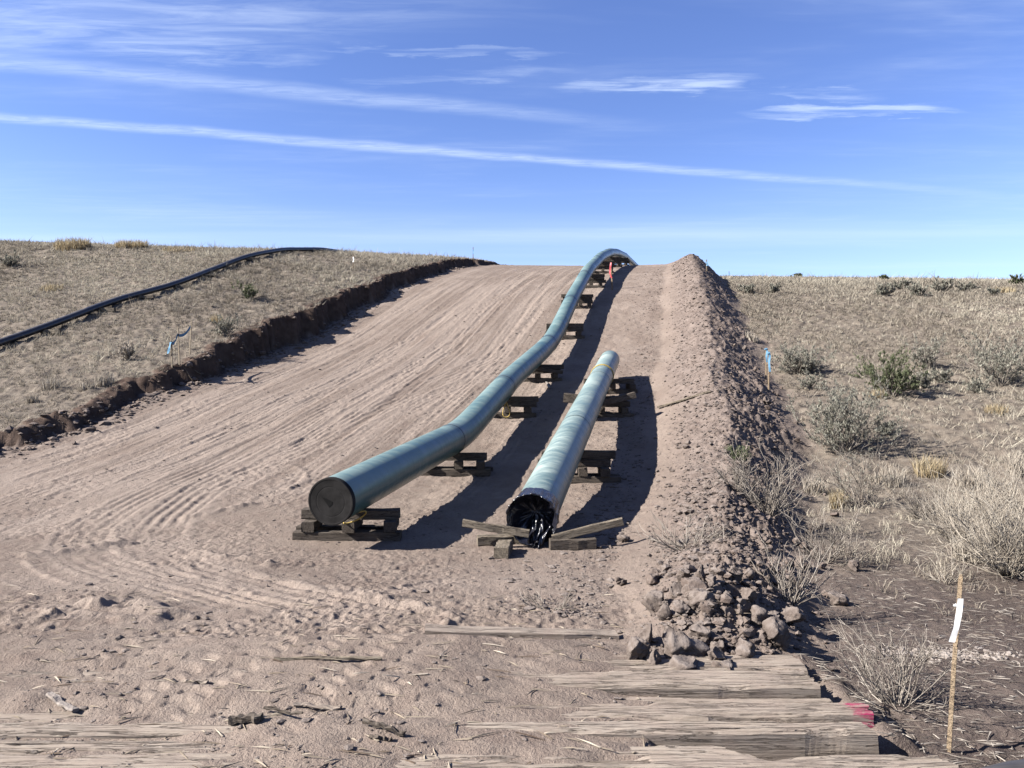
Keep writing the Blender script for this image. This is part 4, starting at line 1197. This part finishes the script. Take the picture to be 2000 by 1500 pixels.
def twig_net(r, w_, h_, stems, lv, rad, spread, droop=0.0, upright=.5):
    """branch polylines of a shrub rooted at the origin: list of (pts, r0, r1)"""
    out = []; tips = []
    for s in range(stems):
        az = r.uniform(0, 2 * math.pi); el = r.uniform(upright, 1.35 if upright > .11 else .42)
        d = np.array([math.cos(az) * math.cos(el), math.sin(az) * math.cos(el), math.sin(el)])
        L = min(h_ / max(.35, d[2]), w_ * .62 / max(.18, math.hypot(d[0], d[1]))) * r.uniform(.65, 1.05)
        stack = [(np.array([math.cos(az), math.sin(az), 0]) * w_ * .05 * r.random() - np.array([0, 0, .03]), d, L, 0, rad)]
        while stack:
            p0, dd, LL, lvl, rr = stack.pop()
            n = 5 if lvl == 0 else 4
            pts = [p0]; dcur = dd.copy()
            for i in range(n):
                dcur = dcur + r.normal(0, .16, 3) + np.array([0, 0, .06 - droop * i * .1]); dcur /= np.linalg.norm(dcur)
                pts.append(pts[-1] + dcur * LL / n)
            out.append((pts, rr, rr * .45)); 
            if lvl >= 1 or lv == 0: tips.append((pts, lvl))
            if lvl < lv:
                for c_ in range(r.integers(3, 6)):
                    k = r.integers(1, n + 1); nd = (pts[k] - pts[k - 1]); nd /= np.linalg.norm(nd)
                    nd = nd + r.normal(0, spread, 3) + np.array([0, 0, .12]); nd /= np.linalg.norm(nd)
                    stack.append((pts[k], nd, LL * r.uniform(.3, .55), lvl + 1, rr * .62))
    return out, tips

def net_mesh(name, net, r):
    V = []; F = []; T = []
    for pts, r0, r1 in net:
        base = len(V); n = len(pts); tone = float(np.clip(r.normal(.5, .25), 0, 1))
        for i, p in enumerate(pts):
            t = pts[min(i + 1, n - 1)] - pts[max(i - 1, 0)]; t = t / (np.linalg.norm(t) + 1e-9)
            s = np.cross(t, [0.3, .2, 1]); s /= (np.linalg.norm(s) + 1e-9); w = np.cross(s, t)
            rr = r0 + (r1 - r0) * i / (n - 1)
            for k in range(3):
                a = 2.094 * k; V.append(p + (s * math.cos(a) + w * math.sin(a)) * rr); T.append(tone)
        for i in range(n - 1):
            for k in range(3):
                a = base + i * 3 + k; b = base + i * 3 + (k + 1) % 3
                F.append((a, b, b + 3, a + 3))
    me = mesh_np(name, np.array(V), np.array(F), True); add_tone(me, T)
    return me

def shrub(px, py, wpx, hpx, label, leaf='sage', stems=16, lv=2, leaves=1500, name='shrub', rad=None, twig='twig', spread=.5, upright=.5, group=None, droop=0.0, cat='shrub'):
    x, y = at(px, py); r = np.random.default_rng(int(px * 13 + py * 3))
    w_ = wpx / FPX * y; h_ = hpx / FPX * y
    rad = rad or max(.004, y * .00033)
    z0 = hs(x, y)
    net, tips = twig_net(r, w_, h_, stems, lv, rad * 1.5, spread, droop, upright)
    me = net_mesh('branches', net, r)
    if not leaf:
        o = link(name, me, M[twig]); o.location = (x, y, z0)
        return tag(o, label, cat, group)
    o = tag(empty(name, (x, y, z0)), label, cat, group)
    link('branches', me, M[twig], o)
    n = leaves; idx = r.integers(0, len(tips), n)
    P = np.zeros((n, 3))
    for i, k in enumerate(idx):
        pts = tips[k][0]; t = r.uniform(.2, .999) * (len(pts) - 1); j = int(t)
        P[i] = pts[j] + (pts[j + 1] - pts[j]) * (t - j)
    P += r.normal(0, .012, (n, 3))
    V, F, t = blades(P, np.full(n, max(.035, y * .0030)) * r.uniform(.6, 1.3, n), np.full(n, max(.008, y * .0011)), r.uniform(.2, 1.3, n), int(px))
    me = mesh_np('leaves', V, F, False); add_tone(me, t); link('leaves', me, M[leaf], o)
    return o

RS = 'sage shrubs on the right plain'
shrub(1652, 884, 135, 92, 'big grey green sage bush right of the berm', 'sage', 40, 2, 9000, group=RS)
shrub(1745, 772, 76, 60, 'bright green bush behind the big sage bush', 'green', 30, 2, 6000, group=RS)
shrub(1955, 756, 104, 76, 'tall open sage bush cut by the right picture edge', 'sage', 30, 2, 4200, group=RS)
shrub(1815, 722, 50, 48, 'thin sage bush with yellowish tips, up right of the bright green bush', 'sage', 16, 2, 1400, group=RS)
shrub(1560, 728, 92, 34, 'low wide grey bush right of the blue flagged stakes', 'sage', 40, 2, 3800, upright=.25, group=RS)
shrub(1800, 757, 34, 26, 'small grey bush touching the right of the bright green bush', 'sage', 18, 1, 1300, group=RS)
shrub(1838, 748, 40, 20, 'low sparse grey bush right of the small grey bush', 'sage', 18, 1, 900, group=RS)
shrub(1910, 768, 34, 24, 'small bush at the left foot of the tall open sage bush', 'sage', 18, 1, 1000, group=RS)
shrub(1584, 762, 40, 30, 'small pale grey bush below the low wide grey bush', 'sage', 18, 1, 700, group=RS)
shrub(1730, 850, 52, 24, 'low green grey bush right of the big sage bush', 'sage', 20, 1, 1500, group=RS)
shrub(1445, 908, 46, 36, 'small fresh green weed on the right flank of the berm', 'green', 18, 1, 900, name='weed', cat='weed', upright=.8)
shrub(1500, 1010, 150, 96, 'grey leafless bush leaning on the berm foot', None, 34, 2, twig='twig', rad=.0045)
shrub(1440, 960, 70, 60, 'smaller grey leafless bush on the berm above the leaning one', None, 20, 2, twig='twig', rad=.004)
shrub(1680, 990, 110, 92, 'dark twiggy bush among pale weeds right of the berm', 'sage', 18, 2, 500, rad=.005)
shrub(1795, 1012, 90, 58, 'low grey twiggy bush in the middle of the pale weeds', None, 22, 2, twig='twig', rad=.0045)
shrub(1610, 1098, 140, 76, 'spreading leafless grey bush below the leaning one', None, 26, 2, twig='twig', rad=.004, upright=.35)
shrub(1670, 1106, 60, 95, 'thin upright bare sapling on the dark soil', None, 3, 2, twig='palewt', rad=.005, upright=1.1, name='sapling', cat='sapling')
shrub(1540, 1186, 140, 110, 'bundle of bare brown stems behind the rock heap', None, 26, 1, twig='twig', rad=.0035, upright=.7)
shrub(1752, 1378, 190, 125, 'low dead grey branch bush between the mat and the white ribbon stake', None, 30, 2, twig='twig', rad=.0030, upright=.3)
shrub(1970, 1122, 260, 150, 'largest pale dead weed at the right picture edge', None, 95, 2, twig='palewt', rad=.0042, upright=.3)
shrub(1880, 1062, 150, 100, 'pale dead weed left of the largest dead weed', None, 64, 2, twig='palewt', rad=.004, upright=.35)
shrub(1985, 1000, 130, 70, 'pale dead weed behind the largest dead weed', None, 40, 2, twig='palewt', rad=.005, upright=.4)
shrub(1850, 1140, 100, 50, 'pale brittle twigs lying above the white ribbon stake', None, 14, 2, twig='palewt', rad=.003, upright=.15)
shrub(1930, 985, 90, 60, 'small pale dead weed above the two big ones', None, 22, 2, twig='palewt', rad=.005, upright=.4)
shrub(1075, 1188, 110, 26, 'flattened dead brush on the dirt left of the rock heap', None, 20, 1, twig='twig', rad=.0028, upright=.08, name='dead_brush', cat='brush')
shrub(1340, 1072, 150, 34, 'dark dead brush heaped across the berm', None, 34, 1, twig='twig', rad=.004, upright=.10, name='dead_brush', cat='brush')
for i, (px, py, w_, h_, lb) in enumerate(((1985, 557, 26, 14, 'dark green bush on the skyline at the right picture edge'), (1727, 578, 26, 20, 'grey bush on the far right slope, leftmost of the row'),
        (1762, 566, 24, 14, 'grey bush on the far right slope, second of the row'), (1793, 580, 36, 22, 'grey bush on the far right slope, widest of the row'),
        (1842, 572, 30, 20, 'grey bush on the far right slope, fourth of the row'), (1885, 572, 34, 14, 'low grey bush on the far right slope, fifth of the row'),
        (1462, 574, 24, 12, 'small grey bush on the far slope just right of the berm'), (1514, 574, 26, 13, 'small grey bush on the far slope, second right of the berm'),
        (1557, 538, 20, 8, 'low dark bush on the right skyline'), (1728, 548, 12, 8, 'tiny dark bush near the right skyline'),
        (1940, 578, 24, 10, 'low grey bush on the far right slope, last of the row'))):
    shrub(px, py, w_, h_, lb, 'green' if i in (0, 8, 9) else 'sage', 18, 1, 900, group='bushes far up the right slope')
for (px, py, w_, h_, lb, lf) in ((485, 586, 44, 24, 'green grey bush on the left hill between the black pipe and the cut', 'green'), (440, 658, 70, 32, 'grey bush at the lip of the cut bank', 'sage'),
        (20, 522, 40, 16, 'dark low bush high on the left hill', 'sage'), (250, 704, 46, 26, 'pale yellowish bush left of the blue ribbon stakes', 'palewt')):
    shrub(px, py, w_, h_, lb, lf, 20, 1, 800, group='bushes on the left hill')
for (px, py, w_, h_, lb, m, n) in ((142, 487, 90, 26, 'left of two tall golden grass clumps on the left skyline', 'gold', 800), (257, 485, 84, 20, 'right of two tall golden grass clumps on the left skyline', 'gold', 800),
        (60, 474, 60, 12, 'thin golden grass on the skyline at far left', 'gold', 160), (350, 491, 90, 12, 'low golden grass on the skyline by the black pipe', 'gold', 240),
        (100, 762, 48, 28, 'pale grass tuft low on the left hill', 'palewt', 160), (172, 762, 44, 26, 'pale grass tuft right of the low left tuft', 'palewt', 140),
        (205, 752, 50, 30, 'wispy pale grass near the cut bank edge', 'palewt', 140), (62, 786, 34, 20, 'small pale grass tuft just above the cut bank', 'palewt', 110),
        (424, 630, 34, 20, 'straw tuft behind the grey bush at the cut lip', 'gold', 110), (100, 568, 60, 16, 'golden grass patch in the middle of the left hill', 'gold', 200),
        (1815, 928, 84, 46, 'orange golden grass clump beyond the pale weeds', 'gold', 320), (1636, 992, 42, 46, 'yellow grass clump beside the dark twiggy bush', 'gold', 200),
        (1945, 806, 60, 22, 'orange grass patch under the tall open sage bush', 'gold', 200), (1712, 778, 40, 22, 'yellow tuft at the foot of the bright green bush', 'gold', 140),
        (1960, 572, 60, 16, 'golden grass on the far right slope', 'gold', 220), (1740, 950, 80, 50, 'pale straw grass behind the dark twiggy bush', 'palewt', 260),
        (1590, 965, 60, 44, 'pale straw grass behind the leaning grey bush', 'palewt', 200), (1900, 950, 90, 50, 'pale straw grass behind the dead weeds', 'palewt', 260),
        (1470, 665, 40, 18, 'pale grass at the berm foot beyond the blue stakes', 'palewt', 160), (1990, 930, 60, 60, 'pale straw grass at the right picture edge', 'palewt', 220),
        (1900, 1095, 110, 60, 'pale straw clump in front of the two big dead weeds', 'palewt', 420), (1955, 1045, 120, 70, 'pale straw clump inside the largest dead weed', 'palewt', 420), (1842, 1010, 90, 55, 'pale straw clump left of the dead weeds', 'palewt', 320)):
    clump(px, py, w_, h_, lb, m, n)

# straw and splinter litter near the camera
def litter(name, n, fx, mat_, label, cat, L=(.02, .12), Wd=.004, seed=1, thr=.5):
    r = np.random.default_rng(seed)
    x, y = fx(r, n); P, w = drop(x, y)
    k = w['nat'] > .5 if thr > 0 else w['nat'] < .5
    P = P[k]; n = len(P)
    a = r.normal(0, .3, n) + (math.pi * (r.random(n) < .5)); l = r.uniform(L[0], L[1], n) * r.uniform(.4, 1, n)
    a = np.where(r.random(n) < .4, r.uniform(0, 6.28, n), a)
    d = np.stack([np.cos(a), np.sin(a), r.normal(0, .12, n)], 1) * l[:, None] / 2
    s = np.stack([-np.sin(a), np.cos(a), np.zeros(n)], 1) * (Wd * r.uniform(.5, 1.6, n))[:, None]
    up = np.zeros((n, 3)); up[:, 2] = Wd * 1.2
    P = P + np.array([0, 0, .006])
    V = np.stack([P - d - s, P - d + s, P + d * 1.0, P - d * .2 + up], 1).reshape(-1, 3)
    b = (np.arange(n) * 4)[:, None]
    F = np.concatenate([b + np.array([[0, 1, 3]]), b + np.array([[1, 2, 3]]), b + np.array([[2, 0, 3]]), b + np.array([[0, 2, 1]])], 0)
    me = mesh_np(name, V, F, False); add_tone(me, np.repeat(np.clip(r.normal(.5, .3, n), 0, 1), 4))
    tag(link(name, me, M[mat_]), label, cat, kind='stuff')
litter('straw_litter', 6000, lambda r, n: (lambda y: (y * (.30 + .5 * r.random(n)), y))(3.1 + 10 * r.random(n) ** 1.5), 'twig', 'dead stems and straw littering the dark soil at right', 'litter', (.03, .16), .003, 3)
litter('wood_debris', 750, lambda r, n: (lambda y: (y * (-.75 + 1.3 * r.random(n)), y))(3.1 + 3.2 * r.random(n) ** 1.8), 'splinter', 'wood splinters strewn over the dirt around the mat', 'splinters', (.02, .22), .0045, 4, thr=-1)
